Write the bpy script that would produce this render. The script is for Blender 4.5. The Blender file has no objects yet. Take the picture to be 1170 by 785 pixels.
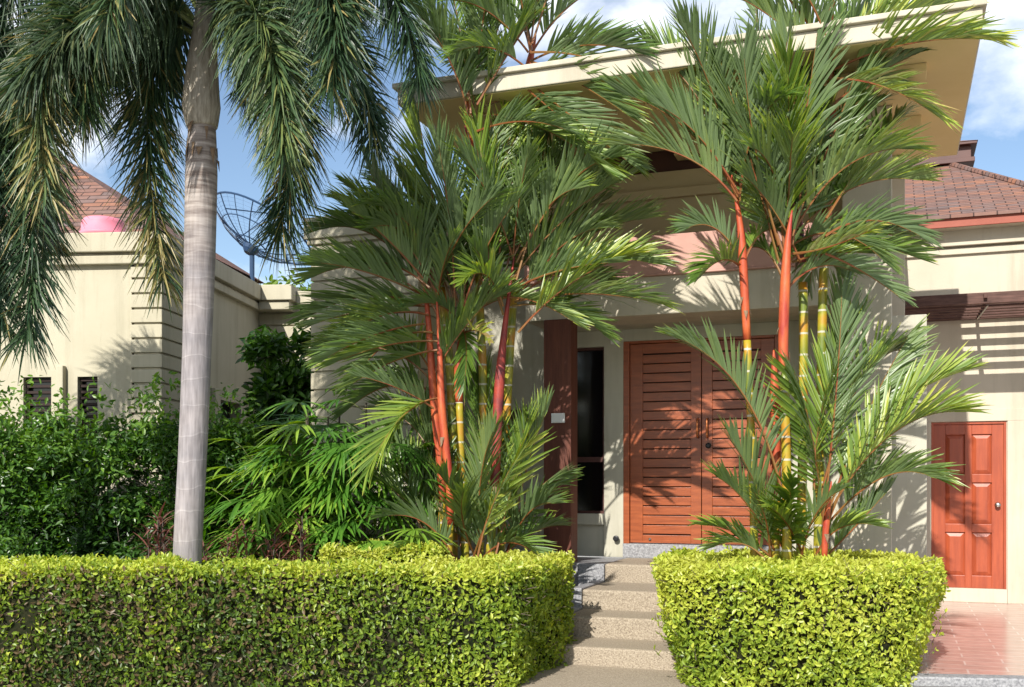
import bpy, math, random
import numpy as np
from mathutils import Vector, Matrix
R = math.radians
random.seed(7); np.random.seed(7)
SC = bpy.context.scene
COL = SC.collection

# ------------------------------------------------------------------ camera, sky, sun, exposure
EYE = 1.62; FPX = 1200.0; CX, HOR = 585.0, 550.0
cam = bpy.data.cameras.new('camera'); co = bpy.data.objects.new('camera', cam); COL.objects.link(co)
co.location = (0, 0, EYE); co.rotation_euler = (R(90), 0, 0)
cam.sensor_width = 36; cam.lens = 36 * FPX / 1170.0
cam.shift_y = (HOR - 392.5) / 1170.0
cam.clip_end = 3000
SC.camera = co
SUN_EL, SUN_AZ = 34.5, 22.5
w = bpy.data.worlds.new('World'); SC.world = w; w.use_nodes = True
nt = w.node_tree; nt.nodes.clear()
out = nt.nodes.new('ShaderNodeOutputWorld'); bg = nt.nodes.new('ShaderNodeBackground')
sky = nt.nodes.new('ShaderNodeTexSky'); sky.sky_type = 'NISHITA'; sky.sun_disc = False
sky.sun_elevation = R(SUN_EL); sky.sun_rotation = R(180 + SUN_AZ); sky.air_density = 1.0; sky.dust_density = 0.6; sky.ozone_density = 1.6
tc = nt.nodes.new('ShaderNodeTexCoord'); mp = nt.nodes.new('ShaderNodeMapping')
mp.inputs['Location'].default_value = (0.30, 0.05, 0.42); mp.inputs['Scale'].default_value = (1, 1, 1.6)
n1 = nt.nodes.new('ShaderNodeTexNoise'); n1.inputs['Scale'].default_value = 3.1; n1.inputs['Detail'].default_value = 9; n1.inputs['Roughness'].default_value = 0.55
rp = nt.nodes.new('ShaderNodeValToRGB'); rp.color_ramp.elements[0].position = 0.48; rp.color_ramp.elements[1].position = 0.62
mx = nt.nodes.new('ShaderNodeMixRGB'); mx.inputs[2].default_value = (9.0, 9.2, 9.6, 1)
L = nt.links.new
L(tc.outputs['Generated'], mp.inputs[0]); L(mp.outputs[0], n1.inputs['Vector']); L(n1.outputs[0], rp.inputs[0])
L(rp.outputs[0], mx.inputs[0]); L(sky.outputs[0], mx.inputs[1]); L(mx.outputs[0], bg.inputs[0]); L(bg.outputs[0], out.inputs[0])
bg.inputs[1].default_value = 0.115
sun = bpy.data.lights.new('sun', 'SUN'); so = bpy.data.objects.new('sun', sun); COL.objects.link(so)
sun.energy = 5.0; sun.angle = R(0.5); sun.color = (1.0, 0.955, 0.88)
sd = Vector((math.sin(R(SUN_AZ)) * math.cos(R(SUN_EL)), math.cos(R(SUN_AZ)) * math.cos(R(SUN_EL)), -math.sin(R(SUN_EL))))
so.rotation_euler = sd.to_track_quat('-Z', 'Y').to_euler(); so.location = (-5, -8, 12)
SC.view_settings.view_transform = 'Standard'; SC.view_settings.look = 'None'
SC.view_settings.exposure = 0.5; SC.view_settings.gamma = 1
SC.cycles.max_bounces = 8; SC.cycles.transparent_max_bounces = 8

# ------------------------------------------------------------------ helpers
def at(px, py, Y):
    return Vector(((px - CX) / FPX * Y, Y, EYE + (HOR - py) / FPX * Y))
YAW = 20.0; OX, OY = 1.34, 12.0
cs, sn = math.cos(R(YAW)), math.sin(R(YAW))
def hp(px, py, v):                              # picture point on the house plane v -> (u, z)
    dx = (px - CX) / FPX; dz = (HOR - py) / FPX
    t = (v + OX * sn + OY * cs) / (dx * sn + cs)
    return ((t * dx - OX) * cs - (t - OY) * sn, EYE + t * dz)
def hu(px, v): return hp(px, 550, v)[0]
def hz(px, py, v): return hp(px, py, v)[1]
def hw(u, v, z): return Vector((OX + u * cs + v * sn, OY - u * sn + v * cs, z))

class MB:
    def __init__(s): s.v = []; s.f = []; s.m = []; s.a = []; s.n = 0
    def add(s, vs, fs, mi=0, a=0.5):
        vs = np.asarray(vs, dtype=np.float64).reshape(-1, 3)
        s.v.append(vs); s.f.extend([tuple(i + s.n for i in f) for f in fs]); s.m.extend([mi] * len(fs))
        if np.isscalar(a): a = np.full(len(vs), a)
        s.a.append(np.asarray(a)); s.n += len(vs)
    def box(s, x0, x1, y0, y1, z0, z1, mi=0, a=0.5):
        if x0 > x1: x0, x1 = x1, x0
        if y0 > y1: y0, y1 = y1, y0
        if z0 > z1: z0, z1 = z1, z0
        vs = [(x0,y0,z0),(x1,y0,z0),(x1,y1,z0),(x0,y1,z0),(x0,y0,z1),(x1,y0,z1),(x1,y1,z1),(x0,y1,z1)]
        s.add(vs, [(0,3,2,1),(4,5,6,7),(0,1,5,4),(1,2,6,5),(2,3,7,6),(3,0,4,7)], mi, a)
    def tube(s, pts, rad, n=8, mi=0, a=0.5, cap=True):
        pts = [Vector(p) for p in pts]; m = len(pts)
        if np.isscalar(rad): rad = [rad] * m
        vs = []; fs = []
        ref = Vector((0.31, 0.95, 0.05)).normalized()
        for i in range(m):
            T = (pts[min(i+1, m-1)] - pts[max(i-1, 0)]).normalized()
            A = T.cross(ref)
            if A.length < 0.05: A = T.cross(Vector((1, 0, 0)))
            A.normalize(); B = T.cross(A)
            for k in range(n):
                th = 2 * math.pi * k / n
                vs.append(pts[i] + (A * math.cos(th) + B * math.sin(th)) * rad[i])
        for i in range(m - 1):
            for k in range(n):
                k2 = (k + 1) % n
                fs.append((i*n+k, i*n+k2, (i+1)*n+k2, (i+1)*n+k))
        if cap: fs.append(tuple(range(n))[::-1]); fs.append(tuple((m-1)*n+k for k in range(n)))
        s.add([tuple(v) for v in vs], fs, mi, a)
    def lathe(s, c, prof, n=16, axis=(0,0,1), mi=0, a=0.5):
        ax = Vector(axis).normalized(); q = Vector((0,0,1)).rotation_difference(ax); c = Vector(c)
        vs = []; fs = []
        for r, h in prof:
            for k in range(n):
                th = 2*math.pi*k/n
                vs.append(tuple(c + q @ Vector((r*math.cos(th), r*math.sin(th), h))))
        for i in range(len(prof)-1):
            for k in range(n):
                fs.append((i*n+k, i*n+(k+1)%n, (i+1)*n+(k+1)%n, (i+1)*n+k))
        fs.append(tuple(range(n))[::-1]); fs.append(tuple((len(prof)-1)*n+k for k in range(n)))
        s.add(vs, fs, mi, a)
    def build(s, name, mats, parent=None, world=False, bevel=0, smooth=False):
        if not isinstance(mats, (list, tuple)): mats = [mats]
        V = np.concatenate(s.v)
        if world and parent is not None: V = V - np.array(root_loc(parent))
        me = bpy.data.meshes.new(name); me.from_pydata(V.tolist(), [], s.f)
        for m in mats: me.materials.append(m)
        if len(mats) > 1: me.polygons.foreach_set('material_index', s.m)
        at_ = me.attributes.new('tint', 'FLOAT', 'POINT'); at_.data.foreach_set('value', np.concatenate(s.a).astype(np.float32))
        if smooth: me.polygons.foreach_set('use_smooth', [True] * len(me.polygons))
        me.update()
        o = bpy.data.objects.new(name, me); COL.objects.link(o)
        if parent is not None: o.parent = parent
        if bevel:
            b = o.modifiers.new('bevel', 'BEVEL'); b.width = bevel; b.segments = 2; b.limit_method = 'ANGLE'; b.harden_normals = False
        return o
def root_loc(p):
    l = Vector((0, 0, 0))
    while p is not None: l += p.location; p = p.parent
    return l
def tag(o, label, cat, group=None):
    o['label'] = label; o['category'] = cat
    if group: o['group'] = group
    return o
def thing(name, label, cat, loc=(0, 0, 0), rz=0, group=None):
    o = bpy.data.objects.new(name, None); COL.objects.link(o); o.location = loc; o.rotation_euler = (0, 0, rz)
    o.empty_display_size = 0.2
    return tag(o, label, cat, group)
def kind(o, k): o['kind'] = k; return o

# ------------------------------------------------------------------ materials
def mat(name, c1, c2=None, scale=6, rough=0.7, bump=0.0, bscale=40, spec=0.4, detail=5, stretch=(1,1,1), metal=0, streak=0):
    m = bpy.data.materials.new(name); m.use_nodes = True; t = m.node_tree; b = t.nodes['Principled BSDF']
    b.inputs['Roughness'].default_value = rough; b.inputs['Specular IOR Level'].default_value = spec; b.inputs['Metallic'].default_value = metal
    tcn = t.nodes.new('ShaderNodeTexCoord'); mpn = t.nodes.new('ShaderNodeMapping'); mpn.inputs['Scale'].default_value = stretch
    t.links.new(tcn.outputs['Object'], mpn.inputs[0])
    if c2 is None: b.inputs['Base Color'].default_value = (*c1, 1)
    else:
        n = t.nodes.new('ShaderNodeTexNoise'); n.inputs['Scale'].default_value = scale; n.inputs['Detail'].default_value = detail; n.inputs['Roughness'].default_value = .62
        r = t.nodes.new('ShaderNodeValToRGB'); r.color_ramp.elements[0].color = (*c1, 1); r.color_ramp.elements[1].color = (*c2, 1)
        r.color_ramp.elements[0].position = .32; r.color_ramp.elements[1].position = .68
        t.links.new(mpn.outputs[0], n.inputs['Vector']); t.links.new(n.outputs[0], r.inputs[0]); t.links.new(r.outputs[0], b.inputs['Base Color'])
    if streak:
        ms_ = t.nodes.new('ShaderNodeMapping'); ms_.inputs['Scale'].default_value = (2.6,2.6,.22); ns = t.nodes.new('ShaderNodeTexNoise'); ns.inputs['Scale'].default_value = 1.6; ns.inputs['Detail'].default_value = 8; ns.inputs['Roughness'].default_value = .68
        rs_ = t.nodes.new('ShaderNodeValToRGB'); rs_.color_ramp.elements[0].position = .30; rs_.color_ramp.elements[0].color = (1-streak,1-streak*1.02,1-streak*1.1,1); rs_.color_ramp.elements[1].position = .52; rs_.color_ramp.elements[1].color = (1,1,1,1)
        xs = t.nodes.new('ShaderNodeMixRGB'); xs.blend_type = 'MULTIPLY'; xs.inputs[0].default_value = 1
        t.links.new(tcn.outputs['Object'], ms_.inputs[0]); t.links.new(ms_.outputs[0], ns.inputs['Vector']); t.links.new(ns.outputs[0], rs_.inputs[0])
        t.links.new(r.outputs[0], xs.inputs[1]); t.links.new(rs_.outputs[0], xs.inputs[2]); t.links.new(xs.outputs[0], b.inputs['Base Color'])
    if bump:
        n2 = t.nodes.new('ShaderNodeTexNoise'); n2.inputs['Scale'].default_value = bscale; n2.inputs['Detail'].default_value = 4
        bp = t.nodes.new('ShaderNodeBump'); bp.inputs['Strength'].default_value = bump; bp.inputs['Distance'].default_value = .01
        t.links.new(mpn.outputs[0], n2.inputs['Vector']); t.links.new(n2.outputs[0], bp.inputs['Height']); t.links.new(bp.outputs[0], b.inputs['Normal'])
    return m
def leafmat(name, stops, under=None, trans=0.3, rough=0.42, spec=0.5, tcol=None):
    m = bpy.data.materials.new(name); m.use_nodes = True; t = m.node_tree; b = t.nodes['Principled BSDF']; o = t.nodes['Material Output']
    at_ = t.nodes.new('ShaderNodeAttribute'); at_.attribute_name = 'tint'
    r = t.nodes.new('ShaderNodeValToRGB'); cr = r.color_ramp
    for i, (p, c) in enumerate(stops):
        e = cr.elements[i] if i < 2 else cr.elements.new(p)
        e.position = p; e.color = (*c, 1)
    t.links.new(at_.outputs['Fac'], r.inputs[0])
    col = r.outputs[0]
    if under:
        g = t.nodes.new('ShaderNodeNewGeometry'); mxx = t.nodes.new('ShaderNodeMixRGB'); mxx.inputs[2].default_value = (*under, 1)
        mu = t.nodes.new('ShaderNodeMath'); mu.operation = 'MULTIPLY'; mu.inputs[1].default_value = .7
        t.links.new(g.outputs['Backfacing'], mu.inputs[0]); t.links.new(mu.outputs[0], mxx.inputs[0]); t.links.new(col, mxx.inputs[1]); col = mxx.outputs[0]
    t.links.new(col, b.inputs['Base Color'])
    b.inputs['Roughness'].default_value = rough; b.inputs['Specular IOR Level'].default_value = spec
    tr = t.nodes.new('ShaderNodeBsdfTranslucent'); ms = t.nodes.new('ShaderNodeMixShader'); ms.inputs[0].default_value = trans
    hs = t.nodes.new('ShaderNodeHueSaturation'); hs.inputs['Saturation'].default_value = 1.15; hs.inputs['Value'].default_value = 1.5; hs.inputs['Hue'].default_value = .49
    t.links.new(r.outputs[0], hs.inputs['Color']); t.links.new(hs.outputs[0], tr.inputs['Color'])
    t.links.new(b.outputs[0], ms.inputs[1]); t.links.new(tr.outputs[0], ms.inputs[2]); t.links.new(ms.outputs[0], o.inputs[0])
    return m
def brickmat(name, cols, mortar, bw, bh, msize, rot=(0,0,0), rough=.7, bump=.3, offset=.5, spec=.3):
    m = bpy.data.materials.new(name); m.use_nodes = True; t = m.node_tree; b = t.nodes['Principled BSDF']
    b.inputs['Roughness'].default_value = rough; b.inputs['Specular IOR Level'].default_value = spec
    tcn = t.nodes.new('ShaderNodeTexCoord'); mpn = t.nodes.new('ShaderNodeMapping'); mpn.inputs['Rotation'].default_value = rot
    br = t.nodes.new('ShaderNodeTexBrick'); br.inputs['Scale'].default_value = 1; br.inputs['Brick Width'].default_value = bw; br.inputs['Row Height'].default_value = bh
    br.inputs['Mortar Size'].default_value = msize; br.inputs['Mortar Smooth'].default_value = .1; br.offset = offset
    br.inputs['Color1'].default_value = (0,0,0,1); br.inputs['Color2'].default_value = (1,1,1,1); br.inputs['Mortar'].default_value = (.5,.5,.5,1); br.inputs['Bias'].default_value = 0
    r = t.nodes.new('ShaderNodeValToRGB'); cr = r.color_ramp
    for i, c in enumerate(cols):
        p = i / (len(cols) - 1); e = cr.elements[i] if i < 2 else cr.elements.new(p)
        e.position = p; e.color = (*c, 1)
    mm = t.nodes.new('ShaderNodeMixRGB'); mm.inputs[2].default_value = (*mortar, 1)
    n = t.nodes.new('ShaderNodeTexNoise'); n.inputs['Scale'].default_value = 9; n.inputs['Detail'].default_value = 6
    md = t.nodes.new('ShaderNodeMixRGB'); md.blend_type = 'MULTIPLY'; md.inputs[0].default_value = .45
    L = t.links.new
    L(tcn.outputs['Object'], mpn.inputs[0]); L(mpn.outputs[0], br.inputs['Vector']); L(br.outputs['Color'], r.inputs[0]); L(r.outputs[0], mm.inputs[1]); L(br.outputs['Fac'], mm.inputs[0])
    L(tcn.outputs['Object'], n.inputs['Vector']); L(mm.outputs[0], md.inputs[1]); L(n.outputs[0], md.inputs[2]); L(md.outputs[0], b.inputs['Base Color'])
    bp = t.nodes.new('ShaderNodeBump'); bp.inputs['Strength'].default_value = bump; bp.inputs['Distance'].default_value = .01; bp.invert = True
    L(br.outputs['Fac'], bp.inputs['Height']); L(bp.outputs[0], b.inputs['Normal'])
    return m
M = {}
M['cream'] = mat('cream_stucco', (.46,.415,.325), (.51,.465,.37), 1.6, .85, .12, 90, .2, streak=.2)
M['lime'] = mat('pale_stucco', (.42,.385,.285), (.47,.435,.33), 1.2, .85, .12, 90, .2, streak=.2)
M['grey'] = mat('grey_render', (.42,.40,.32), (.47,.45,.37), 2, .85, .1, 90, .2, streak=.2)
M['tan'] = mat('tan_soffit', (.64,.50,.25), (.70,.55,.29), 1.2, .9, .05, 60, .1)
M['tanwall'] = mat('tan_render', (.50,.40,.24), (.55,.45,.28), 1.5, .9, .05, 60, .1)
M['pink'] = mat('terracotta_band', (.44,.24,.20), (.52,.31,.255), 2.2, .75, .1, 60, .25)
M['door'] = mat('varnished_wood', (.20,.046,.014), (.34,.085,.026), 3, .35, .08, 30, .5, 6, (1, 1, 9))
M['door2'] = mat('orange_varnished_wood', (.25,.045,.017), (.36,.072,.025), 2.5, .38, .08, 30, .5, 6, (7, 7, .8))
M['gap'] = mat('dark_gap', (.02,.008,.005))
M['pillar'] = mat('brown_timber', (.085,.028,.018), (.15,.05,.03), 4, .6, .2, 30, .3, 6, (6, 6, .5))
M['slat'] = mat('weathered_red_wood', (.050,.024,.018), (.125,.064,.05), 5, .7, .2, 30, .3, 6, (1, 8, 8))
M['fascia'] = mat('red_fascia_paint', (.24,.055,.03), (.29,.075,.045), 3, .6)
M['darkfascia'] = mat('dark_brown_fascia', (.06,.02,.016), (.085,.03,.022), 3, .5)
M['glass'] = mat('dark_glass', (.004,.004,.005), None, rough=.12, spec=.5)
M['metal'] = mat('brushed_steel', (.45,.43,.40), None, rough=.3, metal=1)
M['brass'] = mat('bronze_metal', (.50,.17,.06), None, rough=.3, metal=.5)
M['black'] = mat('black_metal', (.012,.012,.014), None, rough=.45)
M['white'] = mat('white_plastic', (.7,.7,.68), None, rough=.5)
M['granite'] = mat('grey_granite', (.12,.12,.13), (.36,.36,.37), 55, .6, .2, 80, .4)
M['wash'] = mat('pebble_wash', (.20,.16,.115), (.42,.355,.27), 75, .8, .8, 75, .3, 3)
M['shingle'] = brickmat('shingle_roof', [(.15,.095,.082),(.30,.15,.108),(.22,.13,.108),(.36,.165,.10),(.19,.14,.13),(.28,.155,.12)], (.07,.042,.035), .27, .095, .009, (0,0,0), .85, .3)
M['tile'] = brickmat('pink_floor_tile', [(.50,.32,.27),(.58,.38,.33),(.54,.35,.30)], (.68,.58,.53), .62, .21, .008, (0,0,0), .20, .1, 0.5, .5)
M['asphalt'] = mat('grey_gravel', (.22,.215,.20), (.42,.40,.37), 70, .9, .8, 70)
M['soil'] = mat('soil', (.035,.024,.016), (.075,.05,.035), 8, .95, .8, 30)
M['dish'] = mat('dish_wire', (.022,.055,.12), None, rough=.5)
M['pinktub'] = mat('pink_plastic', (.66,.19,.26), (.72,.25,.32), 2, .6)
M['hedgecore'] = mat('hedge_twigs', (.008,.014,.005), (.028,.026,.012), 30, .95, .5, 40, .1)
M['twig'] = mat('twig_bark', (.07,.05,.035), (.16,.12,.09), 20, .9)
M['trunk2'] = mat('dark_bark', (.05,.04,.03), (.11,.09,.07), 14, .9, .3, 30)
M['hedgeleaf'] = leafmat('hedge_leaf', [(0,(.034,.068,.012)),(.28,(.12,.20,.018)),(.55,(.28,.37,.040)),(.82,(.53,.58,.085)),(1,(.17,.12,.06))], None, .38, .4, .45)
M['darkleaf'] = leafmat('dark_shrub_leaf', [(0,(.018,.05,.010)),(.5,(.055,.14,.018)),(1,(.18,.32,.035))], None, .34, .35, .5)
M['lipleaf'] = leafmat('lipstick_palm_leaf', [(0,(.045,.098,.018)),(.5,(.130,.215,.034)),(.80,(.30,.38,.055)),(.93,(.44,.46,.08)),(1,(.42,.32,.14))], (.17,.235,.115), .32, .36, .55)
M['foxleaf'] = leafmat('foxtail_palm_leaf', [(0,(.020,.052,.028)),(.55,(.052,.098,.036)),(.85,(.16,.20,.06)),(1,(.33,.26,.10))], (.06,.09,.05), .22, .42, .45)
M['ladyleaf'] = leafmat('lady_palm_leaf', [(0,(.034,.10,.018)),(.5,(.10,.24,.030)),(1,(.34,.48,.06))], None, .36, .3, .6)
M['cordleaf'] = leafmat('red_leaf', [(0,(.12,.06,.045)),(.5,(.25,.10,.075)),(1,(.36,.28,.14))], None, .25, .45, .4)
M['farleaf'] = leafmat('far_tree_leaf', [(0,(.06,.11,.02)),(1,(.20,.30,.05))], None, .35, .5, .3)
M['redpet'] = mat('red_crownshaft', (.30,.030,.022), (.52,.12,.035), 4, .5, .2, 30, .35, 8, (3,3,.9))
M['purppet'] = mat('purple_red_sheath', (.10,.022,.03), (.36,.05,.03), 5, .5, .2, 30, .35, 6, (1.5,1.5,1.2))
M['rachis'] = mat('red_rachis', (.22,.05,.02), (.20,.12,.03), 4, .45)
M['grachis'] = mat('green_rachis', (.10,.13,.03), (.15,.17,.05), 4, .5)
def stemmat():
    m = bpy.data.materials.new('ringed_stem'); m.use_nodes = True; t = m.node_tree; b = t.nodes['Principled BSDF']; b.inputs['Roughness'].default_value = .4
    tcn = t.nodes.new('ShaderNodeTexCoord'); sp = t.nodes.new('ShaderNodeSeparateXYZ'); n = t.nodes.new('ShaderNodeTexNoise'); n.inputs['Scale'].default_value = 3.5
    r = t.nodes.new('ShaderNodeValToRGB'); cr = r.color_ramp
    cr.elements[0].position = .35; cr.elements[0].color = (.13,.17,.02,1); cr.elements[1].position = .62; cr.elements[1].color = (.42,.20,.02,1); e = cr.elements.new(.5); e.color = (.33,.28,.02,1)
    mu = t.nodes.new('ShaderNodeMath'); mu.operation = 'MULTIPLY'; mu.inputs[1].default_value = 1/.19
    fr = t.nodes.new('ShaderNodeMath'); fr.operation = 'FRACT'; gt = t.nodes.new('ShaderNodeMath'); gt.operation = 'GREATER_THAN'; gt.inputs[1].default_value = .91
    mxx = t.nodes.new('ShaderNodeMixRGB'); mxx.inputs[2].default_value = (.45,.42,.32,1)
    L = t.links.new
    L(tcn.outputs['Object'], sp.inputs[0]); L(sp.outputs[2], mu.inputs[0]); L(mu.outputs[0], fr.inputs[0]); L(fr.outputs[0], gt.inputs[0])
    L(tcn.outputs['Object'], n.inputs['Vector']); L(n.outputs[0], r.inputs[0]); L(r.outputs[0], mxx.inputs[1]); L(gt.outputs[0], mxx.inputs[0]); L(mxx.outputs[0], b.inputs['Base Color'])
    return m
M['stem'] = stemmat()
def trunkmat():
    m = bpy.data.materials.new('ringed_palm_trunk'); m.use_nodes = True; t = m.node_tree; b = t.nodes['Principled BSDF']; b.inputs['Roughness'].default_value = .8
    L = t.links.new
    tcn = t.nodes.new('ShaderNodeTexCoord'); mpn = t.nodes.new('ShaderNodeMapping'); mpn.inputs['Scale'].default_value = (1,1,1)
    sp = t.nodes.new('ShaderNodeSeparateXYZ'); nw = t.nodes.new('ShaderNodeTexNoise'); nw.inputs['Scale'].default_value = 3
    ad = t.nodes.new('ShaderNodeMath'); ad.operation = 'MULTIPLY_ADD'; ad.inputs[1].default_value = .22
    mu = t.nodes.new('ShaderNodeMath'); mu.operation = 'MULTIPLY'; mu.inputs[1].default_value = 1/.21
    fr = t.nodes.new('ShaderNodeMath'); fr.operation = 'FRACT'
    r = t.nodes.new('ShaderNodeValToRGB'); cr = r.color_ramp
    cr.elements[0].position = 0; cr.elements[0].color = (.23,.215,.22,1); cr.elements[1].position = 1; cr.elements[1].color = (.26,.245,.25,1)
    for p, c in ((.03,(.27,.255,.26)),(.06,(.34,.325,.325)),(.10,(.27,.255,.26)),(.92,(.255,.24,.245))):
        e = cr.elements.new(p); e.color = (*c, 1)
    n = t.nodes.new('ShaderNodeTexNoise'); n.inputs['Scale'].default_value = 22; n.inputs['Detail'].default_value = 7; m2 = t.nodes.new('ShaderNodeMapping'); m2.inputs['Scale'].default_value = (2.2,2.2,.22)
    n3 = t.nodes.new('ShaderNodeTexNoise'); n3.inputs['Scale'].default_value = 4; n3.inputs['Detail'].default_value = 6
    r2 = t.nodes.new('ShaderNodeValToRGB'); r2.color_ramp.elements[0].color = (.62,.58,.56,1); r2.color_ramp.elements[0].position = .3; r2.color_ramp.elements[1].color = (1.25,1.22,1.2,1); r2.color_ramp.elements[1].position = .7
    r3 = t.nodes.new('ShaderNodeValToRGB'); r3.color_ramp.elements[0].color = (.8,.8,.82,1); r3.color_ramp.elements[0].position = .35; r3.color_ramp.elements[1].color = (1.15,1.12,1.1,1); r3.color_ramp.elements[1].position = .65
    x1 = t.nodes.new('ShaderNodeMixRGB'); x1.blend_type = 'MULTIPLY'; x1.inputs[0].default_value = .8
    x2 = t.nodes.new('ShaderNodeMixRGB'); x2.blend_type = 'MULTIPLY'; x2.inputs[0].default_value = 1
    L(tcn.outputs['Object'], sp.inputs[0]); L(tcn.outputs['Object'], nw.inputs['Vector']); L(nw.outputs[0], ad.inputs[0]); L(sp.outputs[2], ad.inputs[2]); L(ad.outputs[0], mu.inputs[0]); L(mu.outputs[0], fr.inputs[0]); L(fr.outputs[0], r.inputs[0])
    L(tcn.outputs['Object'], m2.inputs[0]); L(m2.outputs[0], n.inputs['Vector']); L(n.outputs[0], r2.inputs[0]); L(tcn.outputs['Object'], n3.inputs['Vector']); L(n3.outputs[0], r3.inputs[0])
    L(r.outputs[0], x1.inputs[1]); L(r2.outputs[0], x1.inputs[2]); L(x1.outputs[0], x2.inputs[1]); L(r3.outputs[0], x2.inputs[2]); L(x2.outputs[0], b.inputs['Base Color'])
    yw = t.nodes.new('ShaderNodeMapRange'); yw.inputs['From Min'].default_value = 2.9; yw.inputs['From Max'].default_value = 4.1; yw.inputs['To Max'].default_value = .85
    yn = t.nodes.new('ShaderNodeMath'); yn.operation = 'MULTIPLY_ADD'; yn.inputs[1].default_value = 1.6; L(n3.outputs[0], yn.inputs[0])
    ya = t.nodes.new('ShaderNodeMath'); ya.operation = 'ADD'; ya.inputs[1].default_value = -.8; L(sp.outputs[2], ya.inputs[0]); L(ya.outputs[0], yn.inputs[2]); L(yn.outputs[0], yw.inputs[0])
    m4 = t.nodes.new('ShaderNodeMapping'); m4.inputs['Scale'].default_value = (1.5,1.5,14); n4 = t.nodes.new('ShaderNodeTexNoise'); n4.inputs['Scale'].default_value = 2.2; n4.inputs['Detail'].default_value = 6
    L(tcn.outputs['Object'], m4.inputs[0]); L(m4.outputs[0], n4.inputs['Vector']); r4 = t.nodes.new('ShaderNodeValToRGB'); r4.color_ramp.elements[0].color = (.12,.085,.065,1); r4.color_ramp.elements[0].position = .35; r4.color_ramp.elements[1].color = (.40,.35,.31,1); r4.color_ramp.elements[1].position = .62
    L(n4.outputs[0], r4.inputs[0]); x3 = t.nodes.new('ShaderNodeMixRGB'); L(yw.outputs[0], x3.inputs[0]); L(x2.outputs[0], x3.inputs[1]); L(r4.outputs[0], x3.inputs[2]); L(x3.outputs[0], b.inputs['Base Color'])
    bp = t.nodes.new('ShaderNodeBump'); bp.inputs['Strength'].default_value = .35; bp.inputs['Distance'].default_value = .01
    L(n.outputs[0], bp.inputs['Height']); L(bp.outputs[0], b.inputs['Normal'])
    return m
M['foxtrunk'] = trunkmat()
M['foxshaft'] = mat('grey_green_sheath', (.17,.14,.10), (.42,.38,.31), 6, .65, .3, 30, .3, 8, (6,6,.8))
M['fibre'] = mat('brown_fibre', (.12,.07,.04), (.28,.2,.13), 20, .9, .5, 40, .2, 5, (4,4,.6))

# ------------------------------------------------------------------ ground
FLZ = 0.07                                     # carport floor
mb = MB(); mb.add([(-1500,-300,0),(1500,-300,0),(1500,2500,0),(-1500,2500,0)], [(0,1,2,3)])
kind(mb.build('ground', M['asphalt']), 'structure')
mb = MB()                                      # planted beds, a low mound of soil behind the hedges
mb.add([(-14,8.3,.004),(-.05,8.3,.004),(.42,9.9,.004),(.2,12.4,.004),(-.3,16.5,.004),(-14,16.5,.004),(-14,8.5,.16),(-.12,8.5,.16),(.34,9.8,.16),(.1,12.3,.16),(-.4,16.4,.16),(-14,16.4,.16)],
       [(6,7,8,9,10,11)] + [(i,(i+1)%6,6+(i+1)%6,6+i) for i in range(6)])
kind(mb.build('soil', M['soil']), 'structure')
WV = 2.97
rootF = None
def hbuild(mbx, name, mats, bevel=0):          # structure laid in the house's own axes
    o = mbx.build(name, mats, None, bevel=bevel); o.location = (OX, OY, 0); o.rotation_euler = (0, 0, -R(YAW)); return o
# carport floor: front edge cut to the kerb line
kA = hp(1000, 550, 0)
def w2h(p):
    d = Vector((p[0]-OX, p[1]-OY)); return (d.x*cs - d.y*sn, d.x*sn + d.y*cs)
k0 = w2h((2.2, 8.55)); k1 = w2h((9.0, 7.75)); b1 = (hu(1110, WV) + 8, WV); b0 = (hu(960, .8), WV)
mb = MB(); vs = [(*k0, FLZ),(*k1, FLZ),(*b1, FLZ),(*b0, FLZ)]
mb.add(vs + [(x,y,0.002) for x,y,_ in vs], [(0,1,2,3),(4,5,1,0),(5,6,2,1),(6,7,3,2),(7,4,0,3)])
kind(hbuild(mb, 'carport_floor', M['tile']), 'structure')
mb = MB(); d = (Vector(k1)-Vector(k0)).normalized(); nn = Vector((d.y, -d.x))
a0 = Vector(k0); a1 = Vector(k1); c0 = a0 + nn*.16; c1 = a1 + nn*.16; e0 = a0 - nn*.004; e1 = a1 - nn*.004
top = FLZ + .012
vs = [(c0.x,c0.y,0.001),(c1.x,c1.y,0.001),(e1.x,e1.y,0.001),(e0.x,e0.y,0.001),(c0.x,c0.y,top),(c1.x,c1.y,top),(e1.x,e1.y,top),(e0.x,e0.y,top)]
mb.add(vs, [(0,3,2,1),(4,5,6,7),(0,1,5,4),(1,2,6,5),(2,3,7,6),(3,0,4,7)])
kind(hbuild(mb, 'kerb', M['granite'], .012), 'structure')

# ------------------------------------------------------------------ main house (local axes u, v, z)
house = thing('house', 'cream modern house with a flat canopy over wooden double doors', 'house', (OX, OY, 0), -R(YAW))
FZ = hz(719, 637, 0)                            # entrance floor
ZS = EYE + (HOR - 29) / FPX * 8.4               # soffit height
VB = -0.95                                      # beam plane
cf = w2h(at(1123, 29, 8.4)); VF = cf[1]; URT = cf[0]
ULF = hu(454, VF); VBK = w2h(at(1095, 178, 8.4*519/372))[1]
uPier0, uPier1 = hu(962, VB), hu(1019, VB)
zBeam0 = hz(770, 358, VB); zPink0 = hz(770, 312, VB); zPink1 = hz(770, 268, VB)
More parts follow.
